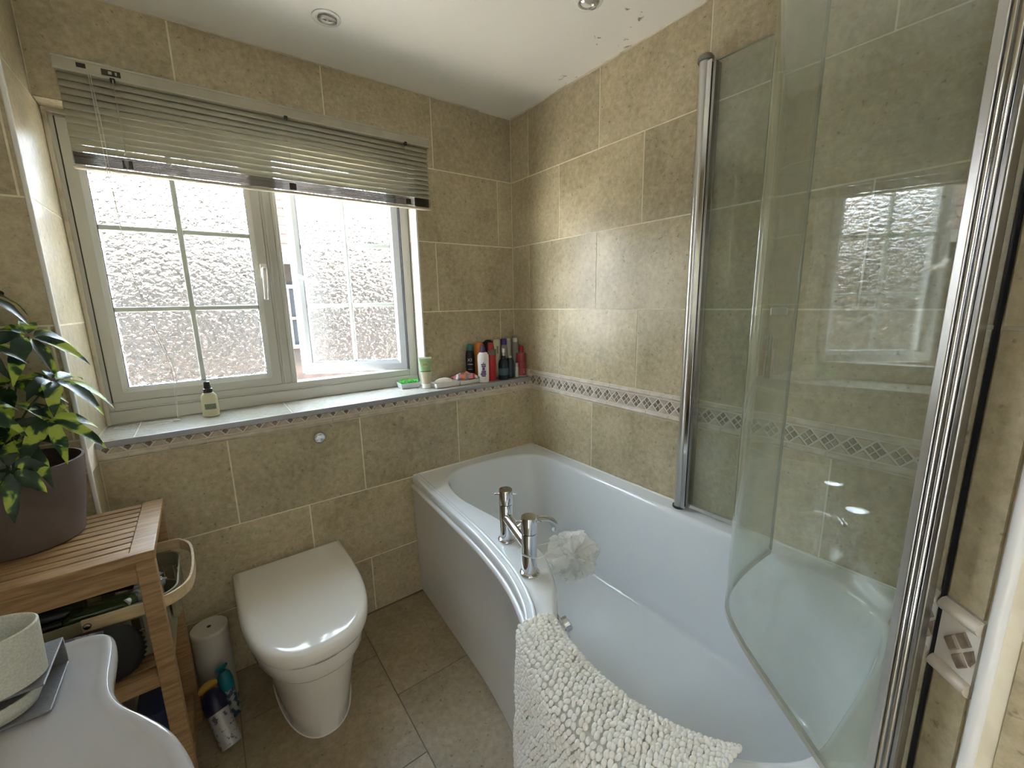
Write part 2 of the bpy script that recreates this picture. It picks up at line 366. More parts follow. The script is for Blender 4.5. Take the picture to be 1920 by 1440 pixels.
# mosaic borders
def border(parent, fr, u0, u1, z_lo, z_hi, seed, top_liner=True, clip=None, phase=0.0):
    O, ud, vd, n = [Vector(q) for q in fr]
    def pt(u, z, d): return O+ud*u+vd*z+n*d
    def poly(name, pts, m, d0, d1, ins):
        c = Vector((sum(p[0] for p in pts)/len(pts), sum(p[1] for p in pts)/len(pts)))
        bm = bmesh.new(); A = [bm.verts.new(pt(p[0], p[1], d0)) for p in pts]
        Bv = [bm.verts.new(pt(c.x+(p[0]-c.x)*(1-ins), c.y+(p[1]-c.y)*(1-ins), d1)) for p in pts]
        bm.faces.new(Bv)
        for i in range(len(pts)): bm.faces.new((A[i], A[(i+1) % len(pts)], Bv[(i+1) % len(pts)], Bv[i]))
        bmesh.ops.recalc_face_normals(bm, faces=bm.faces)
        bm.faces.ensure_lookup_table(); bm.faces[0].normal_update()
        if bm.faces[0].normal.dot(n) < 0: bmesh.ops.reverse_faces(bm, faces=bm.faces)
        return obj(name, bm, m, parent)
    def clipz(pts, zc):
        if zc is None: return pts
        res = []
        for a, b in zip(pts, pts[1:]+pts[:1]):
            if a[1] <= zc: res.append(a)
            if (a[1]-zc)*(b[1]-zc) < 0:
                t = (zc-a[1])/(b[1]-a[1]); res.append((a[0]+(b[0]-a[0])*t, zc))
        return res if len(res) > 2 else None
    bm = bmesh.new(); box(bm, u0, u1, z_lo, z_hi if top_liner else clip, -.004, .001)
    for v in bm.verts: v.co = pt(v.co.x, v.co.y, v.co.z)
    obj('mosaic_bed', bm, M_mgrout, parent)
    LH = .0185
    rnd = random.Random(seed)
    lows = [z_lo] + ([z_hi-LH] if top_liner else [])
    for zb in lows:
        u = u0-rnd.random()*.05
        while u < u1:
            a, b = max(u+.0008, u0), min(u+.0995, u1)
            if b-a > .008:
                bm = bmesh.new(); prof = [(0, .0), (.002, .0045), (.006, .0075), (LH*.5, .0088), (LH-.006, .0075), (LH-.002, .0045), (LH, 0)]
                ra = [bm.verts.new(pt(a, zb+p[0], p[1])) for p in prof]; rb = [bm.verts.new(pt(b, zb+p[0], p[1])) for p in prof]
                for i in range(len(prof)-1): bm.faces.new((ra[i], rb[i], rb[i+1], ra[i+1]))
                bm.faces.new(ra); bm.faces.new(rb[::-1]); bmesh.ops.recalc_face_normals(bm, faces=bm.faces)
                fc = max(bm.faces, key=lambda f: f.calc_area()); fc.normal_update()
                if fc.normal.dot(n) < 0: bmesh.ops.reverse_faces(bm, faces=bm.faces)
                obj('liner_tile', bm, M_liner, parent, smooth=50)
            u += .1003
    mlo = z_lo+LH+.003; mhi = (z_hi-LH-.003) if top_liner else z_lo+LH+.003+.055
    zc = (mlo+mhi)/2; hh = (mhi-mlo)/2; P = .0505; g = .0016; u = u0+.02+phase
    d = hh/2
    while u < u1-.01:
        for du, dz in ((0, d), (0, -d), (-d*.88, 0), (d*.88, 0)):
            q = d*.93-g
            pts = [(u+du, zc+dz-q), (u+du+q*.88, zc+dz), (u+du, zc+dz+q), (u+du-q*.88, zc+dz)]
            pts = [(min(max(p[0], u0), u1), p[1]) for p in pts]
            pts = clipz(pts, clip)
            if pts: poly('mosaic_diamond', pts, M_dia, .001, .0032, .16)
        for s in (1, -1):
            cu = u+P/2
            if cu < u1-.01:
                pts = [(cu-(P/2-.004), zc+s*(hh-.0005)), (cu+(P/2-.004), zc+s*(hh-.0005)), (cu, zc+s*.0045)]
                pts = clipz(pts, clip)
                if pts: poly('mosaic_triangle', pts, M_tri, .001, .003, .1)
        u += P
border(wr, FR, -1.76, -D-.001, .893, .990, 3, phase=.012)
border(wl, FWL, -1.68, -.002, .893, .97, 5, top_liner=False, clip=.933)
# sealant lines around the bath
# pilaster at left
PY = -.242
pil = struct('wall_pilaster')
obj('grout_bed', B(LX, -1.68-T, PY+T, .25, 0, ZA), M_grout, pil)
tile_rows(pil, ((0, PY, 0), (1, 0, 0), (0, 0, 1), (0, -1, 0)), LX, -1.688, [(ZB, ZA, -1.9), (ZC, ZB, -1.7), (Z0, ZC, -1.9), (ZD0, Z0, -1.7), (.895, ZD0, -1.9), (ZE, .895, -1.9), (.26, ZE, -1.7), (0, .26, -1.9)], M_tile)
FPS = ((-1.68, 0, 0), (0, 1, 0), (0, 0, 1), (1, 0, 0))
for a, b in ((ZB, ZA), (ZC, ZB), (Z0, ZC), (.956, Z0), (ZE, .893), (.26, ZE), (0, .26)):
    tile(pil, FPS, PY+.004, 0 if a > 1.9 else (.088 if a > .95 else -D), a, b, M_tile if a < .9 else M_tile)
tag(obj('trim_2', B(-1.690, -1.6795, PY-.003, PY+.007, 0, ZA), M_upvc, None, bevel=.003), kind='structure')
# left wall, near walls
wlft = struct('wall_left')
obj('grout_bed', B((LX-.1, LX-T, BY, -2.62, 0, ZA), (LX-.1, LX-T, -2.28, PY, 0, ZA), (LX-.1, LX-T, -2.62, -2.28, 2.0, ZA)), M_grout, wlft)
tile_rows(wlft, ((LX, 0, 0), (0, 1, 0), (0, 0, 1), (1, 0, 0)), BY, PY, [(ZB, ZA, -.4), (ZC, ZB, -.6), (Z0, ZC, -.4), (ZD0, Z0, -.6), (.893, ZD0, -.6), (ZE, .893, -.4), (.26, ZE, -.6), (0, .26, -.4)], M_tile, [(-2.62, -2.28, -1, 2.0)])
tag(obj('wall_front', B(LX-.1, RX+.1, BY-.1, BY, 0, ZA), M_paint), kind='structure')
d1 = struct('fill_door_1')  # added doorway behind the camera, open to the sky to fill the room with light
obj('fill_door_frame', B((LX-.1, LX+.012, -2.62, -2.60, 0, 2.0), (LX-.1, LX+.012, -2.315, -2.28, 0, 2.0), (LX-.1, LX+.012, -2.62, -2.28, 1.965, 2.0)), M_upvc, d1, bevel=.003)
obj('fill_door_leaf', B(LX-.78, LX-.10, -2.60, -2.565, .005, 1.96), M_upvc, d1, bevel=.003)
obj('fill_door_handle', lathe([(.01, 0), (.01, .04), (.022, .045), (.022, .06)], 16, mtx=Matrix.Translation((LX-.70, -2.565, 1.0)) @ Matrix.Rotation(-PI/2, 4, 'X')), M_chrome, d1, smooth=40)
# end wall of the bath alcove with its angled return
we = struct('wall_bath_end')
# plan: along Y=-1.765 to X=-.66, then the angled return down to (-.735,-1.851), then along -Y
t_d = Vector((.656, .7547, 0)); n_d = Vector((-.7547, .656, 0)); q0 = Vector((-.7345, -1.8507, 0))+n_d*.012; Ld = .112
q1 = q0+t_d*Ld
prism_pts = [(0, -1.7675), (q1.x+.002, q1.y-.0028), (q0.x+.003, q0.y-.0015), (RX+T, -1.87), (RX+T, BY), (.0, BY)]
obj('grout_bed', prism(prism_pts, 0, ZA), M_grout, we)
FE = ((0, -1.7645, 0), (-1, 0, 0), (0, 0, 1), (0, 1, 0))
ROWS = [(ZB, ZA, .2), (ZC, ZB, .4), (Z0, ZC, .2), (ZD0-.002, Z0, .4), (ZE, .893, .2), (.26, ZE, .4)]
tile_rows(we, FE, 0, -q1.x, ROWS, M_tile)
border(we, FE, 0.0, -q1.x, .893, .990, 9)
FDg = (q0, t_d, (0, 0, 1), n_d)
for a, b, _ in ROWS+[(0, .26, 0)]:
    tile(we, FDg, .007, .052, a, b, M_tile); tile(we, FDg, .0575, Ld, a, b, M_tile)
border(we, FDg, .007, .0525, .893, .990, 2, phase=-.004)
border(we, FDg, .0575, Ld, .893, .990, 12, phase=-.008)
bmk = bmesh.new(); box(bmk, .0535, .0565, 0, ZA, -.002, .0022)
for v in bmk.verts: v.co = q0+t_d*v.co.x+Vector((0, 0, 1))*v.co.y+n_d*v.co.z
obj('black_joint', bmk, M_black, we)
tile_rows(we, ((RX, 0, 0), (0, 1, 0), (0, 0, 1), (-1, 0, 0)), BY, -1.862, [(ZB, ZA, -2.0), (ZC, ZB, -2.2), (Z0, ZC, -2.0), (ZD0, Z0, -2.2), (.75, ZD0, -2.0), (.43, .75, -2.2), (.12, .43, -2.0)], M_tile)
tag(obj('trim_3', lathe([(.0065, 0), (.0065, ZA)], 14, c=(q0.x-.001, q0.y-.003, 0)), M_upvc, None, smooth=60), kind='structure')
# cracked filler along ceiling edges
bmc = bmesh.new()
for i in range(26):
    x = -1.62+i*.055; box(bmc, x, x+.058, -.004-random.random()*.004, .0, ZA-.0025-random.random()*.002, ZA)
for i in range(30):
    y = -1.7+i*.056; box(bmc, -.004-random.random()*.006, 0, y, y+.058, ZA-.003-random.random()*.003, ZA)
tag(obj('trim_4', bmc, M_dirt), kind='structure')

# -------------------------------------------------------------- window
YF = .088
win = struct('window_1')
fx0, fx1, fz0, fz1 = -1.680, -.536, .953, 1.943
def ring(bm, x0, x1, z0, z1, wd, y0, y1, slope=0.0, sw=0.0):
    """rectangular frame with mitred corners; outer ring x0..x1, inner after wd; then a chamfer of width sw falling back by slope"""
    def R_(a, y): return [bm.verts.new((x, y, z)) for x, z in ((x0+a, z0+a), (x1-a, z0+a), (x1-a, z1-a), (x0+a, z1-a))]
    r = [R_(0, y1), R_(0, y0), R_(wd, y0)]
    if sw: r.append(R_(wd+sw, y0+slope))
    r.append(R_(wd+sw, y1))
    for k in range(len(r)-1):
        for i in range(4): bm.faces.new((r[k][i], r[k][(i+1) % 4], r[k+1][(i+1) % 4], r[k+1][i]))
    for i in range(4): bm.faces.new((r[-1][i], r[-1][(i+1) % 4], r[0][(i+1) % 4], r[0][i]))
    bmesh.ops.recalc_face_normals(bm, faces=bm.faces)
# outer frame: bars around the two lights
bm = B((fx0, -1.655, YF+.004, YF+.065, fz0, fz1), (-.578, fx1, YF+.004, YF+.065, fz0, fz1), (-1.655, -.578, YF+.004, YF+.065, 1.925, fz1), (-1.655, -.578, YF+.004, YF+.065, 1.0, 1.030), (-1.136, -1.078, YF+.004, YF+.065, 1.03, 1.925))
obj('window_frame', bm, M_upvc_in, win, bevel=.003)
obj('mullion_bead', B((-1.128, -1.118, YF-.002, YF+.01, 1.031, 1.924), (-1.100, -1.088, YF-.004, YF+.01, 1.031, 1.924)), M_upvc_in, win, bevel=.003)
obj('bottom_rail', B((-1.678, -.538, YF-.006, YF+.07, .954, 1.0), (-1.655, -.578, YF-.0, YF+.02, 1.0, 1.008)), M_upvc_in, win, bevel=.004)
obj('sealant', B((-1.680, -1.668, YF-.010, YF+.01, .954, 1.945), (-1.68, -.536, YF-.012, YF+.0, 1.930, 1.945)), M_dirt, win, bevel=.003)
obj('rebate_gasket', B((-.5805, -.577, YF+.002, YF+.06, 1.03, 1.925), (-1.657, -1.655, YF+.002, YF+.03, 1.03, 1.925)), M_gasket, win)
M_bar = mat('georgian_bar', (.60, .65, .62), .35)
def sash(root, x0, x1, z0=1.031, z1=1.924, y=YF, mx=None, rows=(1.3445, 1.612), m=None):
    bm = bmesh.new(); ring(bm, x0, x1, z0, z1, .030, y, y+.06, .010, .016); obj('sash_frame', bm, m or M_upvc_in, root, bevel=.0012, seg=1)
    gx0, gx1, gz0, gz1 = x0+.046, x1-.046, z0+.046, z1-.046
    bm = bmesh.new(); ring(bm, gx0-.001, gx1+.001, gz0-.001, gz1+.001, .0022, y+.011, y+.02); obj('glazing_gasket', bm, M_gasket, root)
    mx = mx if mx is not None else (gx0+gx1)/2; hw = .0085
    bmm = B((mx-hw, mx+hw, y+.016, y+.034, gz0, gz1)); 
    zs = [gz0]+list(rows)+[gz1]
    for zr in rows: box(bmm, gx0, mx-hw, y+.016, y+.034, zr-hw, zr+hw); box(bmm, mx+hw, gx1, y+.016, y+.034, zr-hw, zr+hw)
    obj('glazing_bar', bmm, M_bar, root, bevel=.004)
    for xa, xb in ((gx0, mx-hw), (mx+hw, gx1)):
        for k in range(3):
            za = zs[k]+(hw if k else 0); zb = zs[k+1]-(hw if k < 2 else 0)
            pn = obj('pane', B(xa-.0015, xb+.0015, y+.026, y+.031, za-.0015, zb+.0015), [M_obs, M_obs2], root)
            for pf_ in pn.data.polygons: pf_.material_index = 0 if pf_.normal.y < -.5 else 1
sash(win, -1.654, -1.137, mx=-1.3945)
def lever(root, x, y, z, ang, dirn=(0, -1), L=.115):
    bm = B(x-.011, x+.011, y-.010, y, z-.022, z+.035); obj('handle_plate', bm, M_upvc, root, bevel=.004)
    p = Vector((x, y-.012, z+.012)); e = Vector((math.sin(ang)*L, -.014, -math.cos(ang)*L))
    pts = [p+Vector((0, .006, .002)), p+Vector((0, -.014, 0)), p+Vector((0, -.018, 0))+e*.15, p+Vector((0, -.014, 0))+e*.6, p+Vector((0, -.01, 0))+e]
    h = obj('sash_handle', tube(spline(pts, 5), [.009]*10+[.0085]*5+[.0075]*6, 10), M_upvc, root, smooth=True)
    b2 = lathe([(.0001, -.003), (.0045, -.003), (.0045, .001)], 12, mtx=Matrix.Translation((x, y-.038, z+.012)) @ Matrix.Rotation(PI/2, 4, 'X')); obj('key_button', b2, M_dalu, root, smooth=40)
lever(win, -1.152, YF, 1.475, -.06)
# open sash, hinged at its right side, swung outward 29 degrees
op = struct('window_2', (-.5815, YF+.012, 0)); op.rotation_euler = (0, 0, math.radians(-29))
bmx = None
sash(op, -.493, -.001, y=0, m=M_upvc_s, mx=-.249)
lever(op, -.475, 0, 1.478, 1.12, L=.115)
obj('drip_edge', B(-.493, -.001, .035, .062, 1.018, 1.031), M_dalu, op)
obj('hinge_stay', tube([(-.49, .03, 1.026), (-.30, .02, 1.024), (-.05, -.01, 1.026)], .004, 6), M_dalu, op)

# -------------------------------------------------------------- outside: street side seen through the glass
gnd = tag(obj('ground', B(-40, 40, .3, 60, -2.8, -2.7), mat('paving', (.60, .57, .52), .9, var=(.68, .65, .60), scale=2)), kind='structure')
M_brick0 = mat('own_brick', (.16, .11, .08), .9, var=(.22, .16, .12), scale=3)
M_hw = mat('house_trim', (.10, .10, .095), .6)
tag(obj('wall_outside', B((-8, -1.79, .16, .28, -2.7, 4.6), (.11, 8, .16, .28, -2.7, 4.6), (-1.79, .11, .16, .28, 2.33, 4.6), (-1.79, .11, .16, .28, -2.7, -.09)), M_brick0), kind='structure')
hs = thing('house', 'neighbouring brick house with brown tiled roof seen past the open window', 'house', (0, 7.2, -2.7))
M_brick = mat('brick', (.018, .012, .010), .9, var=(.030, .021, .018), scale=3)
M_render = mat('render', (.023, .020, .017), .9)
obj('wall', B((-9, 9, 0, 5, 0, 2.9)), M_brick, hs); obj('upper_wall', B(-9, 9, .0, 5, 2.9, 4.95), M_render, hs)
bm = bmesh.new()
for r in range(7):
    for c in range(64):
        x = -9.3+c*.29; y = -.35+r*.24; z = 4.95+r*.2
        vs = [bm.verts.new(p) for p in ((x, y, z), (x+.28, y, z), (x+.28, y+.3, z+.23), (x, y+.3, z+.23), (x, y, z+.05), (x+.28, y, z+.05), (x+.28, y+.3, z+.26), (x, y+.3, z+.26))]
        for f in ((4, 5, 6, 7), (0, 1, 5, 4), (0, 4, 7, 3), (1, 2, 6, 5)): bm.faces.new([vs[i] for i in f])
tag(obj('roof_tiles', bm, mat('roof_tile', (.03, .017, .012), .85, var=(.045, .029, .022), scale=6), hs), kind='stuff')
obj('roof_slope', prism([(-9.3, -.3), (9.3, -.3), (9.3, 2.6), (-9.3, 2.6)], 4.9, 4.94), M_render, hs)
obj('fascia', B(-9.3, 9.3, -.4, -.34, 4.8, 4.98), M_hw, hs)
M_dglass = mat('dark_glass', (.02, .025, .03), .25)
for x in (-6.5, -3.3, -.3, 2.6, 5.6):
    for z in (.9, 3.25):
        fr_ = obj('window', B((x-.65, x+.65, -.06, .02, z, z+.07), (x-.65, x+.65, -.06, .02, z+1.13, z+1.2), (x-.65, x-.58, -.06, .02, z, z+1.2), (x+.58, x+.65, -.06, .02, z, z+1.2), (x-.04, x+.04, -.06, .02, z, z+1.2), (x-.6, x+.6, -.06, .02, z+.55, z+.6), (x-.36, x-.32, -.05, .02, z, z+1.2), (x+.32, x+.36, -.05, .02, z, z+1.2)), M_hw, hs)
        obj('pane', B(x-.6, x+.6, -.02, .01, z+.05, z+1.15), M_dglass, fr_)

# -------------------------------------------------------------- blind
bl = thing('venetian_blind', 'cream slatted venetian blind, part raised, hung over the window', 'blind', (-1.047, -.001, 2.03))
hw_ = .572; root = bl
bm = B(-hw_, hw_, -.042, -.002, -.018, .016); hr = obj('head_rail', bm, M_rail, root, bevel=.002)
obj('rail_lip', B((-hw_, hw_, -.0445, -.042, .011, .017), (-hw_, hw_, -.0445, -.042, -.019, -.0135)), M_blind, root, bevel=.0008, seg=1)
obj('rail_slot', B((-.522, -.502, -.0430, -.0424, -.004, .008)), M_dmetal, root)
obj('rail_slot', B((-.470, -.428, -.0432, -.0424, -.010, .006)), M_dmetal, root)
obj('rail_cog', B((-.455, -.447, -.0445, -.043, -.006, .002), (-.440, -.436, -.0445, -.043, -.006, .002)), M_rail, root)
LAD = (-.448, .010, .462)
for x in LAD: obj('cord_lock', B(x-.006, x+.006, -.048, -.036, -.027, -.015), M_dmetal, root, bevel=.002)
M_slat_shade = mat('shaded_slat', (.11, .095, .085), .18, coat=.3)  # darker copy of the slat material; shade of the stack put into the colour
def slat(z, tilt, wd=.0248, m=None):
    bm = bmesh.new(); n = 5; a = []; b = []
    for k in range(n+1):
        s = (k/n-.5); y = s*wd; h = .0022*(1-(2*s)**2)
        yy = y*math.cos(tilt)-h*math.sin(tilt); zz = y*math.sin(tilt)+h*math.cos(tilt)
        a.append(bm.verts.new((-hw_+.004, -.024+yy, z+zz))); b.append(bm.verts.new((hw_-.004, -.024+yy, z+zz)))
    for k in range(n): bm.faces.new((a[k], b[k], b[k+1], a[k+1]))
    bmesh.ops.recalc_face_normals(bm, faces=bm.faces)
    o = obj('slat', bm, m or M_blind, root, smooth=True)
    s = o.modifiers.new('solid', 'SOLIDIFY'); s.thickness = .0005; s.offset = 0
    return o
NS = 11
for i in range(NS): slat(-.028-i*.0189, math.radians(60))
for i in range(10): slat(-.2300-i*.0034, math.radians(6+random.uniform(-2.5, 2.5)), m=M_slat_shade)
obj('bottom_rail', B(-hw_, hw_, -.036, -.012, -.275, -.2655), M_rail, root, bevel=.004)
for x in LAD:
    obj('ladder_cord', tube([(x, -.0372, -.018), (x+.001, -.0374, -.12), (x, -.0375, -.238)], .0009, 5), M_cord, root)
    obj('ladder_knot', B((x-.012, x+.012, -.040, -.034, -.262, -.238)), M_dmetal, root, bevel=.002)
cp = [(-.543+1.047-1.047, 0, 0)]
def L_(p): return (p[0]+1.047, p[1]+.001, p[2]-2.03)
pts = [L_(p) for p in ((-1.546, -.048, 2.012), (-1.545, -.05, 1.88), (-1.544, -.05, 1.771), (-1.540, -.05, 1.674), (-1.532, -.047, 1.477), (-1.511, -.04, 1.31), (-1.478, -.035, 1.148), (-1.481, -.02, 1.056), (-1.486, .0, .962))]
obj('lift_cord', tube(spline(pts, 6), .0008, 5), M_ccord, root, smooth=True)
pts2 = [(p[0]+.004+.004*math.sin(i*1.3), p[1]-.002, p[2]) for i, p in enumerate(pts)]
obj('lift_cord', tube(spline(pts2, 6), .0008, 5), M_ccord, root, smooth=True)
pts3 = [L_(p) for p in ((-1.486, .0, .962), (-1.52, .03, .9565), (-1.60, .045, .9565), (-1.655, .02, .9565), (-1.60, -.02, .9565), (-1.52, -.01, .9565), (-1.49, .02, .9565))]
obj('cord_tail', tube(spline(pts3, 8), .0009, 5), M_ccord, root, smooth=True)
obj('cord_tassel', lathe([(.002, 0), (.005, .003), (.004, .02), (.0015, .024)], 10, mtx=Matrix.Translation(L_((-1.50, .0, .9605))) @ Matrix.Rotation(PI/2, 4, 'Y') @ Matrix.Rotation(.4, 4, 'X')), M_rail, root, smooth=True)
# tilt wand: short chain with a clear drop
bm = bmesh.new()
for k in range(13):
    z = -.026-k*.0155; lathe([(.0001, z-.006), (.0016, z-.004), (.0016, z+.004), (.0001, z+.006)], 6, bm, (-.447, -.051, 0), cap=False)
obj('tilt_chain', bm, M_rail, root, smooth=True)
obj('tilt_drop', lathe([(.0005, -.265), (.004, -.258), (.005, -.245), (.003, -.234), (.0045, -.228), (.0008, -.222)], 12, c=(-.449, -.052, 0)), mat('clear_plastic', (.9, .9, .92), .05, trans=.8), root, smooth=True)

# -------------------------------------------------------------- ceiling downlights
def downlight(x, y, lab, off=False, rz=0):
    r = thing('ceiling_downlight', lab, 'light', (x, y, ZA), 0, 'ceiling spotlights')
    obj('bezel', lathe([(.030, -.0005), (.0425, -.0005), (.043, -.003), (.039, -.0055), (.032, -.005), (.0295, -.002), (.0295, .0)], 40), M_soap, r, smooth=40)
    tl = Matrix.Translation((.003, .004, 0)) @ Matrix.Rotation(math.radians(14), 4, 'X')
    obj('eyeball', lathe([(.028, .0), (.0285, -.006), (.0255, -.0095), (.0235, -.0085), (.0225, -.002)], 36, mtx=tl), M_alu, r, smooth=40)
    if off: obj('lamp', lathe([(.0001, -.0018), (.022, -.0018), (.0228, -.0010)], 24, mtx=tl), mat('dark_lamp', (.05, .04, .035), .2, .3), r, smooth=40)
    else:
        obj('lamp', lathe([(.0001, -.0045), (.012, -.0035), (.022, -.0020), (.0228, -.0010)], 24, mtx=tl), mat('lamp_glass', (.32, .34, .32), .15, .4), r, smooth=True)
        obj('lamp_capsule', lathe([(.0001, -.009), (.004, -.0085), (.006, -.004)], 16, mtx=tl), M_soap, r, smooth=True)
    return r
downlight(-.934, -.292, 'round white ceiling spotlight with clear grey lamp, above the blind')
downlight(-.303, -.818, 'round ceiling spotlight with dark empty-looking lamp, cut by top edge', True)

# -------------------------------------------------------------- flush button
fb = thing('flush_button', 'round chrome flush button on the tiles above the toilet', 'button', (-1.062, -D, .842))
obj('ring', lathe([(.001, .0), (.0235, 0), (.0235, .006), (.020, .012), (.0175, .010), (.001, .0105)], 32, mtx=Matrix.Rotation(PI/2, 4, 'X')), M_chrome, fb, smooth=40)
obj('push_half', lathe([(.0001, .0105), (.0155, .0105), (.0145, .016), (.0001, .017)], 24, mtx=Matrix.Rotation(PI/2, 4, 'X')), M_chrome, fb, smooth=40)

# -------------------------------------------------------------- bath
RZ = .582
bath = thing('bath', 'white P-shaped bathtub with curved front panel in the corner', 'bath', (-.4, -.95, 0))
bx, by = -.4, -.95
outer = [(-.690, -.146), (-.697, -.30), (-.712, -.557), (-.727, -.772), (-.757, -.962), (-.800, -1.094), (-.845, -1.17), (-.885, -1.26), (-.912, -1.38), (-.918, -1.50), (-.908, -1.62), (-.885, -1.758)]
outer = [Vector((*p, 0)) for p in outer]
oc = spline(outer, 10)
oc = oc + [Vector((-.004, -1.758, 0)), Vector((-.004, -.146, 0))]
inner = [(-.50, -.204), (-.363, -.196), (-.23, -.206), (-.13, -.245), (-.075, -.32), (-.062, -.45), (-.062, -.75), (-.066, -1.1), (-.07, -1.45), (-.09, -1.60), (-.16, -1.68), (-.30, -1.705), (-.50, -1.705), (-.64, -1.695), (-.73, -1.64), (-.79, -1.56), (-.822, -1.467), (-.830, -1.37), (-.815, -1.27), (-.780, -1.185), (-.742, -1.135), (-.700, -1.087), (-.658, -1.02), (-.624, -.94), (-.610, -.84), (-.614, -.72), (-.628, -.60), (-.640, -.474), (-.625, -.36), (-.590, -.27)]
floorl = [(-.43, -.50), (-.36, -.47), (-.28, -.475), (-.21, -.50), (-.165, -.55), (-.145, -.65), (-.140, -.85), (-.14, -1.1), (-.145, -1.35), (-.16, -1.50), (-.21, -1.57), (-.30, -1.60), (-.45, -1.60), (-.56, -1.58), (-.64, -1.53), (-.69, -1.46), (-.715, -1.38), (-.715, -1.30), (-.69, -1.22), (-.655, -1.15), (-.62, -1.09), (-.59, -1.03), (-.565, -.97), (-.545, -.90), (-.535, -.83), (-.53, -.75), (-.525, -.68), (-.515, -.61), (-.50, -.56), (-.47, -.52)]
NI = 4
ic = spline([(*p, 0) for p in inner], NI, True); fc = spline([(*p, 0) for p in floorl], NI, True); N = len(ic)
bm = bmesh.new()
def P(v, z): return bm.verts.new((v.x-bx, v.y-by, z))
# inner shell rings
prof = [(0, 0), (.012, -.0015), (.026, -.010), (.036, -.024)]
# offset inner ring inward along local normal
cen = Vector((sum(p.x for p in ic)/N, sum(p.y for p in ic)/N, 0))
def offs(cv, d):
    res = []
    n = len(cv)
    for i in range(n):
        t = (cv[(i+1) % n]-cv[i-1]).normalized(); nn = Vector((t.y, -t.x, 0))
        res.append(cv[i]+nn*d)
    return res
sgn = 1 if (offs(ic, .01)[0]-cen).length < (ic[0]-cen).length else -1
rings = [[P(v, RZ) for v in offs(ic, -.0*sgn)]]
for d, dz in ((.004, -.0006), (.009, -.004), (.013, -.010), (.016, -.02)): rings.append([P(v, RZ+dz) for v in offs(ic, d*sgn)])
base_ring = offs(ic, .016*sgn)
for k in range(1, 9):
    t = k/9; s = t*.93
    z = RZ-.02-(RZ-.02-.19)*(t**.92)
    s2 = t*.55+.12*t*t
    rings.append([P(base_ring[i].lerp(fc[i], s2), z) for i in range(N)])
for s2, z in ((.76, .176), (.88, .165), (1.0, .160)): rings.append([P(base_ring[i].lerp(fc[i], s2), z) for i in range(N)])
for a, b in zip(rings, rings[1:]):
    for i in range(N): bm.faces.new((a[i], a[(i+1) % N], b[(i+1) % N], b[i]))
fcen = Vector((-.42, -1.05, 0)); r_in = rings[-1]
mid = [P(fc[i].lerp(fcen, .6), .157) for i in range(N)]
for i in range(N): bm.faces.new((r_in[i], r_in[(i+1) % N], mid[(i+1) % N], mid[i]))
bm.faces.new(mid)
# rim top (flat, between outer and inner outlines)
orim = [P(v, RZ) for v in oc]; oe = []
for i in range(len(orim)):
    oe.append(bm.edges.new((orim[i], orim[(i+1) % len(orim)])))
ie = [bm.edges.get((rings[0][i], rings[0][(i+1) % N])) for i in range(N)]
bmesh.ops.triangle_fill(bm, use_beauty=True, edges=oe+ie)
# outer lip: rounded edge down 28 mm
prev = orim; no = len(oc); NC = len(oc)-2
def ooff(d):
    res = []
    for i, v in enumerate(oc):
        if i >= NC: res.append(v.copy()); continue
        a = oc[min(i+1, NC-1)]; b = oc[max(i-1, 0)]; t = (a-b).normalized(); res.append(v+Vector((t.y, -t.x, 0))*d)
    return res
s_o = 1 if (ooff(.01)[40].x < oc[40].x) else -1
for d, dz in ((.003, -.001), (.0055, -.004), (.0065, -.009), (.006, -.030), (.0, -.034)):
    cur = [P(v, RZ+dz) for v in ooff(d*s_o)]
    for i in range(no): bm.faces.new((prev[i], prev[(i+1) % no], cur[(i+1) % no], cur[i]))
    prev = cur
bmesh.ops.recalc_face_normals(bm, faces=bm.faces)
shell = obj('tub', bm, M_acryl, bath, smooth=35)
# raised bead just inside the outer edge
bp_ = [(v.x-bx, v.y-by, RZ+.0005) for v in ooff(-.018*s_o)[:NC]]
obj('rim_bead', tube(bp_, .0055, 8), M_acryl, bath, smooth=True)
# front panel: swept profile under the lip
bm = bmesh.new()
pp = [(-.012, -.037), (.004, -.037), (.011, -.040), (.0145, -.047), (.013, -.056), (.009, -.064), (.004, -.30), (-.004, -.578), (-.02, -.578)]
cols = []
for d, dz in pp: cols.append([P(v, RZ+dz) for v in ooff(d*s_o)[:NC]])
for a, b in zip(cols, cols[1:]):
    for i in range(NC-1): bm.faces.new((a[i], a[i+1], b[i+1], b[i]))
bmesh.ops.recalc_face_normals(bm, faces=bm.faces)
obj('front_panel', bm, M_panel, bath, smooth=60)
# overflow
of = obj('overflow', lathe([(.0001, .018), (.014, .018), (.018, .015), (.0185, .002), (.030, .0), (.031, -.004)], 28, mtx=Matrix.Translation((-.745-bx, -1.185-by, .545)) @ Matrix.Rotation(math.radians(68), 4, Vector((.35, 1, 0)))), M_chrome, bath, smooth=40)
obj('waste', lathe([(.0001, .006), (.022, .005), (.028, .001), (.035, .0)], 24, c=(-.42-bx, -.66-by, .161)), M_chrome, bath, smooth=40)
obj('wall_sealant', B((.392, .398, -.815, .806, .578, .5885), (-.292, .398, .801, .8065, .578, .5885)), M_soap, bath, bevel=.002)

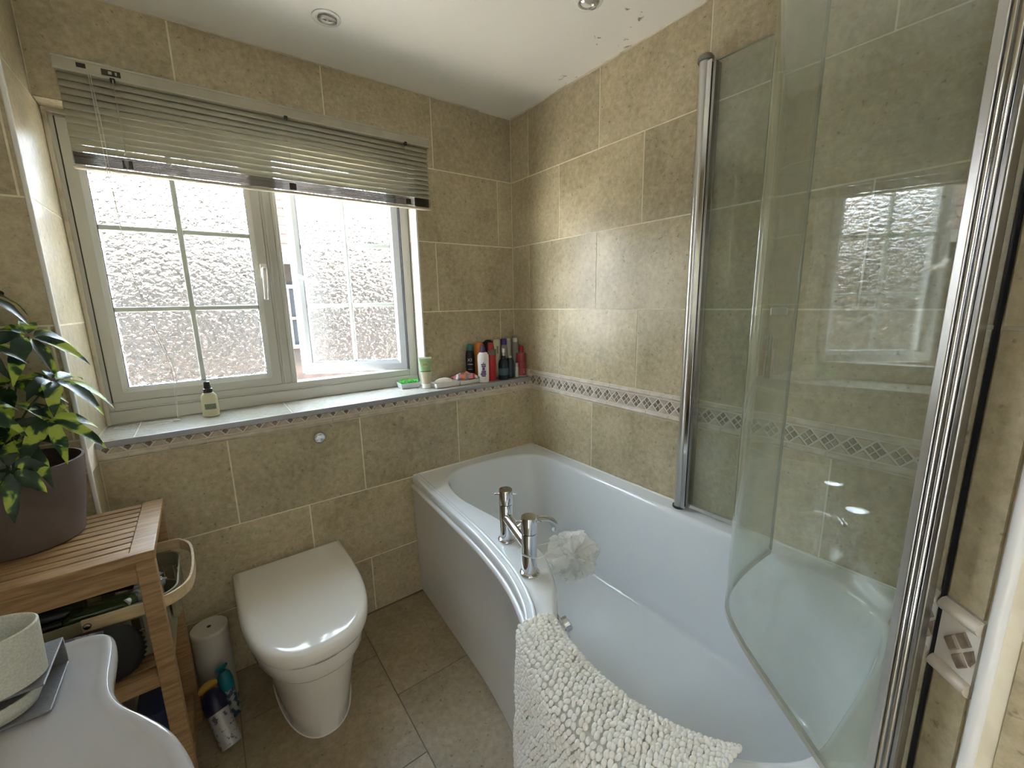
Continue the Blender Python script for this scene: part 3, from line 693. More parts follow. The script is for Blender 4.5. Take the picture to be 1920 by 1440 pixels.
# -------------------------------------------------------------- taps
tp = thing('bath_mixer_tap', 'chrome two-column bath mixer tap on the bath rim', 'tap', (-.69, -.92, RZ))
cols_ = (Vector((.025, .089, 0)), Vector((-.025, -.092, 0)))
for c in cols_:
    obj('flange', lathe([(.001, .0006), (.0285, .0006), (.0292, .003), (.028, .007), (.0235, .010), (.021, .012)], 32, c=(c.x, c.y, 0)), M_chrome, tp, smooth=40)
    obj('column', lathe([(.0215, .008), (.0215, .126), (.021, .1275)], 36, c=(c.x, c.y, 0)), M_chrome, tp, smooth=40)
    h = obj('tap_handle', lathe([(.021, .129), (.0222, .130), (.0222, .173), (.021, .1765), (.0001, .1775)], 36, c=(c.x, c.y, 0)), M_chrome, tp, smooth=40)
    for s in (-1, 1):
        m_ = Matrix.Translation((c.x, c.y, .160)) @ Matrix.Rotation(math.radians(-38), 4, 'Z') @ Matrix.Rotation(s*PI/2, 4, 'Y')
        obj('pin', lathe([(.0032, .018), (.0032, .034), (.002, .0355), (.0001, .0355)], 10, mtx=m_), M_chrome, h, smooth=40)
obj('cross_bar', tube([cols_[0]+Vector((0, 0, .083)), cols_[1]+Vector((0, 0, .083))], .0165, 24), M_chrome, tp, smooth=40)
obj('spout', tube(spline([(-.005, -.0, .083), (.03, -.012, .101), (.065, -.025, .108), (.098, -.037, .100), (.116, -.043, .080), (.118, -.044, .062)], 6), .0115, 16), M_chrome, tp, smooth=True)
obj('spout_collar', tube([(.016, -.006, .093), (.024, -.009, .097)], .0145, 16), M_chrome, tp, smooth=True)

# -------------------------------------------------------------- bath puff
M_puff = mat('puff_net', (.80, .80, .76), .6)
def puff_mat():
    m = bpy.data.materials.new('puff_mesh'); m.use_nodes = True; t = m.node_tree; t.nodes.clear(); L = t.links.new
    o = t.nodes.new('ShaderNodeOutputMaterial'); d = t.nodes.new('ShaderNodeBsdfDiffuse'); d.inputs[0].default_value = (.95, .95, .93, 1)
    q = t.nodes.new('ShaderNodeBsdfTranslucent'); q.inputs[0].default_value = (.97, .97, .95, 1); x = t.nodes.new('ShaderNodeBsdfTransparent')
    a = t.nodes.new('ShaderNodeMixShader'); a.inputs[0].default_value = .45; L(d.outputs[0], a.inputs[1]); L(q.outputs[0], a.inputs[2])
    b = t.nodes.new('ShaderNodeMixShader'); b.inputs[0].default_value = .30; L(a.outputs[0], b.inputs[1]); L(x.outputs[0], b.inputs[2]); L(b.outputs[0], o.inputs[0]); return m
M_puff = puff_mat()
pf = thing('bath_puff', 'white net bath puff hanging by a cord from the tap', 'sponge', (-.530, -1.0, .558))
bm = bmesh.new(); rnd = random.Random(4)
for k in range(64):
    z = 1-2*(k+.5)/64; a = k*2.39996; d = Vector((math.sqrt(1-z*z)*math.cos(a), math.sqrt(1-z*z)*math.sin(a), z))
    d = (d+Vector([rnd.uniform(-.2, .2) for _ in range(3)])).normalized()
    u = d.orthogonal().normalized(); v = d.cross(u); ph = rnd.random()*6; Rr = .069*rnd.uniform(.82, 1.12); wd = rnd.uniform(.020, .030)
    rows_ = []
    for i in range(6):
        t = i/5; row = []
        for j in range(9):
            s = (j/8-.5)*2; sp = wd*(.25+.95*t)*s
            cx = u*math.cos(ph)+v*math.sin(ph); cy_ = d.cross(cx)
            rip = .008*t*math.sin(j*1.9+ph*3)+.010*t*(1-s*s)
            row.append(bm.verts.new(d*(.008+Rr*math.sin(t*1.5)*(1-.16*s*s))+cx*sp+cy_*(rip+.012*t*t)))
        rows_.append(row)
    for i in range(5):
        for j in range(8): bm.faces.new((rows_[i][j], rows_[i][j+1], rows_[i+1][j+1], rows_[i+1][j]))
tag(obj('net_frill', bm, M_puff, pf, smooth=True), kind='stuff')
lc = [(-.01, .0, .06), (-.08, -.03, .075), (-.14, -.047, .087), (-.187, -.044, .089), (-.210, -.012, .092), (-.198, .022, .088), (-.165, .026, .082), (-.13, .012, .080), (-.07, .006, .072), (-.0, .002, .062)]
obj('hanging_cord', tube(spline(lc, 5), .0012, 6), M_ccord, pf, smooth=True)

# -------------------------------------------------------------- bobble mat draped over the rim
M_bob = mat('chenille', (.88, .87, .84), .85, bump=.3, bscale=900)
M_bobb = mat('mat_backing', (.52, .52, .50), .9)
mt = thing('bobble_mat', 'thick white-grey bobble bath mat draped over the curved bath edge', 'bath mat', (-.86, -1.4, RZ))
path = [(-.842, -1.166), (-.882, -1.25), (-.909, -1.36), (-.918, -1.47), (-.915, -1.55), (-.908, -1.61)]
pth = spline([(*p, 0) for p in path], 10)
ipath = [(-.792, -1.182), (-.816, -1.262), (-.828, -1.37), (-.819, -1.467), (-.790, -1.55), (-.748, -1.61)]
ipt = spline([(*p, 0) for p in ipath], 10)
def drape(s, t):
    """s 0..1 along the rim, t metres across, 0 at the inner edge"""
    f = s*(len(pth)-1); i = min(int(f), len(pth)-2); a = f-i
    po = pth[i].lerp(pth[i+1], a); pi_ = ipt[i].lerp(ipt[i+1], a); tan = (pth[i+1]-pth[i]).normalized(); nrm = Vector((tan.y, -tan.x, 0))
    if nrm.dot(po-pi_) < 0: nrm = -nrm
    wdt = (po-pi_).length
    wob = .005*math.sin(s*17)+.003*math.sin(s*41+t*30)
    if t < .02: q = pi_.lerp(po, .0); return q-nrm*(.006-t*.3)+Vector((0, 0, RZ+.0095-(.02-t)*.1+abs(wob)*.3)), (-nrm*.5+Vector((0, 0, 1))).normalized()
    t2 = t-.02
    if t2 < wdt: return pi_.lerp(po, t2/wdt)+Vector((0, 0, RZ+.010+.004*math.sin(PI*t2/wdt)+abs(wob)*.5)), Vector((0, 0, 1))
    t3 = t2-wdt; r = .022
    if t3 < r*PI/2:
        th = t3/r; return po+nrm*(r*math.sin(th))+Vector((0, 0, RZ+.010-r+r*math.cos(th))), (nrm*math.sin(th)+Vector((0, 0, math.cos(th)))).normalized()
    t4 = t3-r*PI/2
    return po+nrm*(r+.010*t4/.4+wob*min(1, t4*5))+Vector((0, 0, RZ+.010-r-t4)), nrm
TL = .50; org = Vector((-.86, -1.4, RZ))
bm = bmesh.new(); NSs, NT = 50, 60; gr = []
for i in range(NSs+1):
    gr.append([bm.verts.new(drape(i/NSs, j/NT*TL)[0]-org) for j in range(NT+1)])
for i in range(NSs):
    for j in range(NT): bm.faces.new((gr[i][j], gr[i+1][j], gr[i+1][j+1], gr[i][j+1]))
bk = obj('backing_cloth', bm, M_bobb, mt, smooth=True); sd = bk.modifiers.new('solid', 'SOLIDIFY'); sd.thickness = .003
ico = bmesh.new(); bmesh.ops.create_icosphere(ico, subdivisions=2, radius=1); iv = [v.co.copy() for v in ico.verts]; iff = [[v.index for v in f.verts] for f in ico.faces]; ico.free()
vv = []; ff = []; rnd = random.Random(11); plen = sum((pth[i+1]-pth[i]).length for i in range(len(pth)-1))
st = .0098; ns = int(plen/st); ntt = int(TL/.0115)
for i in range(ns+1):
    for j in range(ntt+1):
        s = (i+.5*(j % 2)+rnd.uniform(-.22, .22))/ns; t = j*.0115+rnd.uniform(-.002, .002)
        s = min(max(s, 0.0), 1.0); p, nm = drape(s, t)
        p2, _ = drape(s, t+.004); ax = (p2-p).normalized(); bx_ = nm.cross(ax).normalized()
        rl, rw, rh = rnd.uniform(.0062, .0082), rnd.uniform(.0044, .0055), rnd.uniform(.0055, .0075)
        a = rnd.uniform(-.5, .5); ax2 = ax*math.cos(a)+bx_*math.sin(a); b2 = nm.cross(ax2)
        c = p+nm*.004-org; k0 = len(vv)
        vv += [c+ax2*(q.x*rl)+b2*(q.y*rw)+nm*(q.z*rh) for q in iv]; ff += [[k0+x for x in f] for f in iff]
me = bpy.data.meshes.new('bobbles'); me.from_pydata(vv, [], ff)
for p in me.polygons: p.use_smooth = True
tag(link('bobbles', me, M_bob, mt), kind='stuff')

# -------------------------------------------------------------- shower screen
ss = thing('shower_screen', 'curved clear glass shower screen with polished metal profiles on bath', 'shower screen', (-.7, -1.6, RZ))
so = Vector((-.7, -1.6, RZ))
tdir = Vector((.594, .804, 0)); A0 = Vector((-.719, -1.784, 0))
# straight glass run then bend back towards the tiled wall
Pc = [A0+tdir*.012, A0+tdir*.12, A0+tdir*.22, A0+tdir*.31]
curve = [Vector(p) for p in [(*q[:2], 0) for q in Pc]]
bend = [(-.497, -1.490, 0), (-.447, -1.442, 0), (-.385, -1.410, 0), (-.307, -1.393, 0), (-.22, -1.387, 0), (-.15, -1.387, 0), (-.093, -1.389, 0)]
cv = spline(curve+[Vector(b) for b in bend], 6)
def glass_strip(cv, z0, z1, th, name, m, closed_mat=None):
    bm = bmesh.new(); n = len(cv); L1 = []; R1 = []; L2 = []; R2 = []
    for i, p in enumerate(cv):
        t = (cv[min(i+1, n-1)]-cv[max(i-1, 0)]).normalized(); nn = Vector((t.y, -t.x, 0))*th/2
        for lst, q, z in ((L1, p+nn, z0), (R1, p-nn, z0), (L2, p+nn, z1), (R2, p-nn, z1)):
            lst.append(bm.verts.new(Vector((q.x, q.y, z))-so))
    f_edge = []
    for i in range(n-1):
        bm.faces.new((L1[i], L1[i+1], L2[i+1], L2[i])); bm.faces.new((R1[i+1], R1[i], R2[i], R2[i+1]))
        f_edge += [bm.faces.new((L2[i], L2[i+1], R2[i+1], R2[i])), bm.faces.new((L1[i+1], L1[i], R1[i], R1[i+1]))]
    f_edge += [bm.faces.new((L1[0], L2[0], R2[0], R1[0])), bm.faces.new((L1[-1], R1[-1], R2[-1], L2[-1]))]
    for f in f_edge: f.material_index = 1
    bmesh.ops.recalc_face_normals(bm, faces=bm.faces)
    return obj(name, bm, [m, M_gedge], ss, smooth=30)
glass_strip(cv, .600, 2.16, .006, 'curved_glass', M_glass)
glass_strip([Vector((-.026, -1.075, 0)), Vector((-.024, -1.17, 0)), Vector((-.022, -1.266, 0))], .604, 2.045, .006, 'side_glass', M_glass)
obj('glass_edge_strip', tube([Vector((-.022, -1.270, .602))-so, Vector((-.022, -1.270, 2.045))-so], .0035, 8), M_dalu, ss, smooth=True)
obj('glass_edge_strip', tube([Vector((-.090, -1.389, .598))-so, Vector((-.090, -1.389, 2.16))-so], .0040, 8), M_dalu, ss, smooth=True)
seal = [Vector((p.x, p.y, .595))-so for p in cv]
obj('bottom_seal', tube(seal, 0, flat=(.008, .012)), mat('clear_seal', (.55, .54, .45), .3, trans=.4), ss)
obj('bottom_seal', tube([Vector((-.026, -1.075, .600))-so, Vector((-.022, -1.266, .600))-so], 0, flat=(.010, .012)), M_alu, ss)
# far profile at the wall: rounded bar + channel
pc = Vector((-.034, -1.052, 0))
def ext(pts, z0, z1, name, m, bev=0.0, smooth=35): 
    return obj(name, prism([(p[0]-so.x, p[1]-so.y) for p in pts], z0-so.z, z1-so.z), m, ss, smooth=smooth, bevel=bev)
rp = []
for k in range(13):
    a = PI/2+PI*k/12; rp.append((pc.x+.020*math.cos(a)*1.0, pc.y+.016*math.sin(a)))
ext([(pc.x+.006, pc.y+.018)]+rp+[(pc.x+.006, pc.y-.018)], .592, 2.050, 'wall_profile', M_alu)
ext([(-.052, -1.082), (-.052, -1.066), (-.0112, -1.066), (-.0112, -1.082)], .592, 2.046, 'glass_channel', M_chrome, .002)
ext([(-.046, -1.092), (-.046, -1.083), (-.0115, -1.083), (-.0115, -1.092)], .598, 2.040, 'channel_gasket', M_dalu, .001)
obj('profile_cap', lathe([(.022, 0), (.024, .002), (.024, .012), (.018, .020), (.0001, .021)], 24, c=(pc.x-so.x, pc.y-so.y, 2.050-so.z)), M_dalu, ss, smooth=40)
obj('profile_foot', lathe([(.020, 0), (.023, .003), (.023, .010)], 24, c=(pc.x-so.x, pc.y-so.y, .5825-so.z)), M_dmetal, ss, smooth=40)
# near profile: four ribs wide
nd = Vector((-.804, .594, 0))
A1 = A0+nd*.009
def loc2(u, v): p = A1+tdir*u+nd*v; return (p.x, p.y)
def prof_(u0, u1, v0, v1, rounded=False):
    if not rounded: return [loc2(u0, v0), loc2(u1, v0), loc2(u1, v1), loc2(u0, v1)]
    pts = []; cu = (u0+u1)/2; r = (u1-u0)/2
    for k in range(11):
        a = PI*k/10; pts.append(loc2(cu+r*math.cos(a), v0+(v1-v0)*math.sin(a)))
    return pts
ext(prof_(.006, .0175, -.006, .006), .590, 2.18, 'near_profile_face', M_alu, .0015)
ext(prof_(-.001, .0055, -.006, .006, True), .590, 2.18, 'near_profile_rib', M_chrome)
ext(prof_(-.0085, -.0015, -.007, .005, True), .590, 2.18, 'near_profile_rib', M_chrome)
ext(prof_(-.0165, -.009, -.008, .003), .590, 2.18, 'near_profile_channel', M_dalu, .002)
# glass knob
kb = obj('glass_knob', B(-.012, .012, -.020, .020, -.011, .011), M_chrome, ss, bevel=.003); kb.location = Vector((-.186, -1.389, 1.307))-so
# -------------------------------------------------------------- toilet
tw = thing('toilet', 'white back-to-wall toilet with closed soft D-shaped lid', 'toilet', (-1.215, -D, 0))
def Dshape(w_, L, y0=0.0, n=28, sq=2.6, flat=.30):
    """D outline: straight back at y0, straight sides for the first part, super-ellipse front"""
    pts = [(-w_/2, y0), ]; fl = -flat*L
    for k in range(n+1):
        a = PI+PI*k/n
        c, s = math.cos(a), math.sin(a)
        pts.append((w_/2*math.copysign(abs(c)**(2/sq), c), y0+fl-(L+fl)*abs(s)**(2/sq)))
    pts.append((w_/2, y0)); return pts
def loft(secs, m, name, smooth=40):
    bm = bmesh.new(); rs = []
    for pts, z in secs: rs.append([bm.verts.new((p[0], p[1], z(p) if callable(z) else z)) for p in pts])
    n = len(rs[0])
    for a, b in zip(rs, rs[1:]):
        for i in range(n): bm.faces.new((a[i], a[(i+1) % n], b[(i+1) % n], b[i]))
    bm.faces.new(rs[0][::-1]); bm.faces.new(rs[-1]); bmesh.ops.recalc_face_normals(bm, faces=bm.faces)
    return obj(name, bm, m, tw, smooth=smooth)
LT = .565
secs = [(Dshape(.228, .455, sq=2.3), 0), (Dshape(.236, .462, sq=2.3), .006), (Dshape(.250, .473, sq=2.3), .08), (Dshape(.286, .500, sq=2.3), .18), (Dshape(.318, .526, sq=2.35), .262), (Dshape(.330, .532, sq=2.35), .283)]
loft(secs, M_ceramic, 'pedestal')
secs = [(Dshape(.300, .531, sq=2.35), .280), (Dshape(.345, .540, sq=2.4), .284), (Dshape(.356, .546, sq=2.4), .292), (Dshape(.366, .552, sq=2.4), .340), (Dshape(.364, .550, sq=2.4), .350), (Dshape(.31, .53, sq=2.4), .352)]
loft(secs, M_ceramic, 'bowl_band')
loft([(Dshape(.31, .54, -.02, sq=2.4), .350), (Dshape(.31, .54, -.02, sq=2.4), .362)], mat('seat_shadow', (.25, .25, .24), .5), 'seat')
def zl(h0):
    return lambda p: h0
ld = [(Dshape(.360, .548, -.012, sq=2.55), .357), (Dshape(.374, .560, -.008, sq=2.6), .360), (Dshape(.379, .566, -.006, sq=2.6), .370), (Dshape(.378, .565, -.006, sq=2.6), .384), (Dshape(.371, .558, -.010, sq=2.6), .394), (Dshape(.357, .543, -.016, sq=2.6), .4005), (Dshape(.325, .51, -.030, sq=2.5), .4035), (Dshape(.20, .40, -.06, sq=2.4), .405)]
loft(ld, M_ceramic, 'lid', 50)
obj('hinge_bar', B(-.172, .172, -.018, -.001, .352, .386), M_ceramic, tw, bevel=.005)
obj('floor_sealant', tube([(p[0]*1.02, p[1]-.002, .003) for p in Dshape(.231, .458, sq=2.3)], .0035, 6), M_soap, tw, smooth=True)

# -------------------------------------------------------------- wooden rack
SX0, SX1, SY0, SY1, SZ = -2.02, -1.540, -.615, -.272, .783
rk = thing('wooden_rack', 'slatted brown wooden shelf rack with three tiers in left corner', 'shelf', (SX1, SY1, 0))
def rl(x0, x1, y0, y1, z0, z1): return (x0-SX1, x1-SX1, y0-SY1, y1-SY1, z0, z1)
for (x, y) in ((SX1-.036, SY0), (SX1-.036, SY1-.030), (SX0, SY0), (SX0, SY1-.030)):
    obj('leg', B(rl(x, x+.036, y, y+.030, 0, SZ-.004)), M_wood, rk, bevel=.002)
for z, end in ((SZ, 1), (.462, 0), (.125, 0)):
    e = .05 if end else .036
    if end:
        obj('end_board', B(rl(SX1-.045, SX1+.002, SY0-.0, SY1+.0, z-.018, z)), M_wood, rk, bevel=.002)
        obj('end_board', B(rl(SX0-.002, SX0+.045, SY0, SY1, z-.018, z)), M_wood, rk, bevel=.002)
        obj('front_board', B(rl(SX0-.002, SX1+.0025, SY0-.003, SY0+.018, z-.022, z+.0015)), M_wood, rk, bevel=.002)
        ys = [SY0+.020+i*.0322 for i in range(10)]; x0, x1 = SX0+.045, SX1-.0455; dw = .0262
    else:
        for yy in (SY0+.006, SY1-.026): obj('rail', B(rl(SX0+.036, SX1-.036, yy, yy+.020, z-.045, z-.002)), M_wood, rk, bevel=.002)
        for xx in (SX0+.010, SX1-.030): obj('side_rail', B(rl(xx, xx+.020, SY0+.030, SY1-.030, z-.045, z-.010)), M_wood, rk, bevel=.002)
        ys = [SY0+.0+i*.0345 for i in range(10)]; x0, x1 = SX0+.037, SX1-.037; dw = .026
    for y in ys: obj('slat', B(rl(x0, x1, y, y+dw, z-.012, z-.001)), M_wood, rk, bevel=.0015, seg=1)
obj('apron', B(rl(SX0+.036, SX1-.036, SY0+.004, SY0+.022, SZ-.075, SZ-.022)), M_wood, rk, bevel=.002)
obj('apron', B(rl(SX0+.036, SX1-.036, SY1-.022, SY1-.004, SZ-.075, SZ-.022)), M_wood, rk, bevel=.002)

# -------------------------------------------------------------- plant pot and plant
px, py, pz = -1.790, -.372, SZ+.001
pot = thing('plant_pot', 'large brown-grey tapered plant pot standing on the wooden rack', 'plant pot', (px, py, pz))
M_pot = mat('pot_clay', (.105, .078, .068), .6, var=(.13, .10, .09), scale=12, bump=.2)
obj('pot_body', lathe([(.060, .0), (.096, .0), (.100, .004), (.118, .12), (.127, .196), (.1275, .200), (.121, .2005), (.1205, .196), (.112, .12), (.105, .10)], 48, cap=False), M_pot, pot, smooth=35)
obj('soil', lathe([(.0001, .158), (.06, .162), (.115, .155)], 32), mat('soil', (.02, .014, .010), .95, bump=1, bscale=120), pot, smooth=True)
pl = thing('umbrella_plant', 'variegated umbrella plant with drooping fingered leaves in brown pot', 'plant', (px, py, pz+.16))
def leaf_mat():
    m, t, b = _bsdf('variegated_leaf'); L = t.links.new
    tc = t.nodes.new('ShaderNodeTexCoord'); oi = t.nodes.new('ShaderNodeObjectInfo')
    ad = t.nodes.new('ShaderNodeVectorMath'); ad.operation = 'ADD'; L(tc.outputs['Object'], ad.inputs[0]); L(oi.outputs['Random'], ad.inputs[1])
    n = t.nodes.new('ShaderNodeTexNoise'); n.inputs['Scale'].default_value = 17; n.inputs['Detail'].default_value = 3; n.inputs['Distortion'].default_value = .6; L(ad.outputs[0], n.inputs['Vector'])
    r = t.nodes.new('ShaderNodeValToRGB'); e = r.color_ramp.elements; e[0].position = .45; e[0].color = (.012, .035, .014, 1); e[1].position = .56; e[1].color = (.42, .52, .07, 1)
    k = e.new(.51); k.color = (.02, .07, .02, 1); k2 = e.new(.535); k2.color = (.18, .30, .04, 1)
    L(n.outputs['Fac'], r.inputs[0]); L(r.outputs[0], b.inputs['Base Color']); b.inputs['Roughness'].default_value = .28
    q = t.nodes.new('ShaderNodeBsdfTranslucent'); L(r.outputs[0], q.inputs[0]); mx = t.nodes.new('ShaderNodeMixShader'); mx.inputs[0].default_value = .3
    o = t.nodes['Material Output']; L(b.outputs[0], mx.inputs[1]); L(q.outputs[0], mx.inputs[2]); L(mx.outputs[0], o.inputs[0]); return m
M_leaf = leaf_mat(); M_stem = mat('plant_stem', (.05, .06, .025), .5)
def leaflet(bm, o, d, up, Ln, Wd, droop, rnd):
    side = d.cross(up).normalized(); upn = side.cross(d).normalized(); n = 9; L1, M1, R1 = [], [], []
    for i in range(n+1):
        t = i/n; wv = Wd*(math.sin(PI*min(1, t*1.02)**.8)**.75)*(1+.12*math.sin(t*15+rnd))*(1.0 if t < .98 else .2)+.0006
        c = o+d*(Ln*t*(1-.18*droop*t))+Vector((0, 0, -1))*droop*Ln*t*t*.75
        M1.append(bm.verts.new(c)); L1.append(bm.verts.new(c+side*wv+upn*wv*.28)); R1.append(bm.verts.new(c-side*wv+upn*wv*.28))
    for i in range(n): bm.faces.new((L1[i], M1[i], M1[i+1], L1[i+1])); bm.faces.new((M1[i], R1[i], R1[i+1], M1[i+1]))
def compound(c, ax, nL, Ln, Wd, droop, seed):
    rnd = random.Random(seed); bm = bmesh.new(); c = Vector(c)-Vector((px, py, pz+.16)); ax = Vector(ax).normalized()
    u = ax.orthogonal().normalized(); v = ax.cross(u)
    for k in range(nL):
        a = 2*PI*k/nL+rnd.uniform(-.2, .2)+seed; d = (u*math.cos(a)+v*math.sin(a)+ax*rnd.uniform(.05, .3)).normalized()
        leaflet(bm, c+d*.008, d, ax, Ln*rnd.uniform(.75, 1.1), Wd*rnd.uniform(.85, 1.1), droop*rnd.uniform(.7, 1.2), rnd.random()*6)
    obj('leaf', bm, M_leaf, pl, smooth=True)
    base = Vector((rnd.uniform(-.02, .02), rnd.uniform(-.02, .02), .0)); mid = (base+c)/2+Vector((0, 0, .05))
    obj('leaf_stalk', tube(spline([base, base.lerp(mid, .5)+Vector((0, 0, .02)), mid, c], 5), .0022, 6), M_stem, pl, smooth=True)
specs = [((-1.775, -.36, 1.385), (.5, -.3, .8), 7, .085), ((-1.715, -.35, 1.285), (.5, -.5, .6), 7, .098), ((-1.80, -.40, 1.262), (-.1, -.5, .9), 8, .090),
    ((-1.760, -.37, 1.172), (0, -.5, .8), 8, .105), ((-1.690, -.36, 1.175), (.4, -.3, .8), 7, .092), ((-1.752, -.44, 1.062), (.1, -.6, .7), 8, .100),
    ((-1.748, -.530, 1.012), (.2, -.8, .3), 6, .070), ((-1.835, -.44, 1.05), (-.3, -.6, .7), 8, .10), ((-1.86, -.38, 1.20), (-.5, -.3, .8), 7, .10), ((-1.85, -.33, 1.33), (-.3, -.1, 1), 7, .09),
    ((-1.79, -.32, 1.12), (.1, .2, 1), 7, .09), ((-1.80, -.46, 1.13), (0, -.7, .6), 7, .09), ((-1.86, -.40, 1.40), (0, -.3, 1), 7, .09), ((-1.84, -.44, 1.29), (0, -.6, .8), 7, .09), ((-1.70, -.42, 1.09), (.4, -.6, .6), 7, .085)]
for i, (c, ax, nL, Ln) in enumerate(specs): compound(c, ax, nL, Ln*1.12, .0155, .75, i+1)
obj('stem', tube(spline([(0, 0, -.01), (.006, .0, .12), (-.004, .008, .24), (.0, .0, .36)], 6), .005, 8), M_stem, pl, smooth=True)

# -------------------------------------------------------------- basket and what is on the rack
BX0, BX1, BY0, BY1, BZ = -1.90, -1.515, -.560, -.315, .465
bk_ = thing('storage_basket', 'olive-grey open storage basket with bentwood handle on rack middle tier', 'basket', ((BX0+BX1)/2, (BY0+BY1)/2, BZ))
M_olive = mat('olive_plastic', (.26, .25, .16), .5); bcx, bcy = (BX0+BX1)/2, (BY0+BY1)/2
def rrect(hx, hy, r, n=6):
    pts = []
    for cx, cy_, a0 in ((hx-r, hy-r, 0), (-hx+r, hy-r, PI/2), (-hx+r, -hy+r, PI), (hx-r, -hy+r, 1.5*PI)):
        for k in range(n+1): a = a0+PI/2*k/n; pts.append((cx+r*math.cos(a), cy_+r*math.sin(a)))
    return pts
hx, hy = (BX1-BX0)/2, (BY1-BY0)/2
def band(z0, z1, o0, o1, th=.004):
    bm = bmesh.new(); rr = []
    for o_, z in ((o0, z0), (o1, z1), (o1-th, z1), (o0-th, z0)): rr.append([bm.verts.new((x, y, z)) for x, y in rrect(hx+o_, hy+o_, .045)])
    n = len(rr[0])
    for k in range(4):
        a, b = rr[k], rr[(k+1) % 4]
        for i in range(n): bm.faces.new((a[i], a[(i+1) % n], b[(i+1) % n], b[i]))
    bmesh.ops.recalc_face_normals(bm, faces=bm.faces); return bm
obj('rim', band(.125, .165, -.004, .0), M_olive, bk_, smooth=40)
obj('lower_band', band(.0, .085, -.028, -.012), M_olive, bk_, smooth=40)
obj('base', prism(rrect(hx-.03, hy-.03, .04), .0, .006), M_olive, bk_)
bm = bmesh.new()
for i, (x, y) in enumerate(rrect(hx-.008, hy-.008, .045, 3)):
    box(bm, x-.006, x+.006, y-.006, y+.006, .08, .13)
for x in (-.10, -.04, .02, .08, .13): box(bm, x-.014, x+.014, -hy+.004, -hy+.009, .08, .13); box(bm, x-.014, x+.014, hy-.009, hy-.004, .08, .13)
for y in (-.06, 0, .06): box(bm, hx-.010, hx-.005, y-.014, y+.014, .08, .13)
tag(obj('slotted_side', bm, M_olive, bk_), kind='stuff')
hb = [(.015, -hy-.006, .156), (.09, -hy-.008, .153), (.15, -hy-.008, .151), (.185, -hy+.004, .151), (.212, -hy+.035, .152), (.222, -.03, .152), (.224, .03, .165), (.218, .075, .178), (.200, .100, .185), (.17, .112, .188), (.0, .114, .19)]
obj('bentwood_handle', tube(spline([(p[0], p[1], p[2]) for p in hb], 6), 0, flat=(.006, .030)), M_bent, bk_)
obj('rivet', lathe([(.0001, .004), (.006, .003), (.008, .0)], 14, mtx=Matrix.Translation((.024, -hy-.011, .155)) @ Matrix.Rotation(PI/2, 4, 'X')), M_dalu, bk_, smooth=True)
# contents
def bottle_lying(name, lab, cat, c, L, r, az, el, mcol, cap, capm):
    t_ = thing(name, lab, cat, c, 0, 'bottles lying in the basket'); t_.rotation_euler = (0, PI/2-el, az)
    obj('body', lathe([(.0001, 0), (r*.9, 0), (r, .004), (r, L*.72), (r*.5, L*.8), (r*.42, L*.82)], 20), mcol, t_, smooth=40)
    obj('cap', lathe([(r*cap, L*.8), (r*cap, L), (.0001, L)], 18), capm, t_, smooth=40); return t_
M_gb = mat('green_bottle', (.05, .09, .02), .1, trans=.5); M_db = mat('dark_bottle', (.012, .014, .016), .2)
bottle_lying('shampoo_bottle', 'dark green bottle lying in the olive basket, nearest the front', 'bottle', (-1.60, -.500, .604), .17, .024, PI+.04, .05, M_gb, .6, M_db)
bottle_lying('tube_bottle', 'black bottle with silver cap lying at left in the basket', 'bottle', (-1.70, -.475, .617), .15, .024, PI+.05, .06, M_db, .7, M_alu)
bottle_lying('serum_bottle', 'small pale glass bottle lying in basket behind the front leg', 'bottle', (-1.56, -.44, .607), .10, .017, PI+.9, .1, mat('pale_plastic', (.45, .44, .42), .3), .6, M_soap)
bottle_lying('spray_bottle', 'black bottle lying at the back of the basket', 'bottle', (-1.60, -.385, .610), .16, .026, PI-.15, .02, M_db, .7, M_black)
bx2 = thing('plastic_wrap', 'crumpled clear plastic wrapper in the basket by the leg', 'wrapper', (-1.575, -.47, .632))
bm = bmesh.new(); bmesh.ops.create_icosphere(bm, subdivisions=3, radius=.028)
for v in bm.verts: v.co *= 1+.35*math.sin(v.co.x*190)*math.sin(v.co.y*170+v.co.z*210); v.co.z *= .5
obj('wrapper', bm, mat('crinkle', (.55, .54, .55), .15, trans=.4), bx2)
box3 = thing('white_carton', 'off-white box standing at the right end inside basket', 'box', (-1.592, -.385, .474))
obj('carton', B(-.028, .028, -.035, .02, 0, .125), mat('carton', (.52, .50, .44), .6), box3, bevel=.002)
# ribbed black pouch hung at the front of the middle tier with a grey card
pc_ = thing('ribbed_bag', 'black ribbed bag bulging from the rack below the basket handle', 'bag', (-1.688, -.588, .4645))
bm = bmesh.new(); ns_, nr_ = 40, 34; g_ = []
for i in range(nr_+1):
    th = PI*i/nr_; rb_ = (.003 if i % 2 else -.003)*math.sin(th); g_.append([bm.verts.new(((.098+rb_)*math.sin(th)**.5*math.cos(2*PI*k/ns_), (.021+rb_)*math.sin(th)**.5*math.sin(2*PI*k/ns_), .074-.074*math.cos(th))) for k in range(ns_)])
for i in range(nr_):
    for k in range(ns_):
        try: bm.faces.new((g_[i][k], g_[i][(k+1) % ns_], g_[i+1][(k+1) % ns_], g_[i+1][k]))
        except Exception: pass
obj('pouch', bm, mat('black_rib', (.008, .007, .007), .55, bump=.8, bscale=80), pc_, smooth=True)
cd = obj('card_label', B(-.045, .03, -.002, .002, -.03, .035), mat('grey_card', (.14, .13, .15), .6, var=(.30, .29, .31), scale=60, lo=.5, hi=.56), pc_); cd.location = (.005, -.029, .132); cd.rotation_euler = (math.radians(12), math.radians(8), 0)
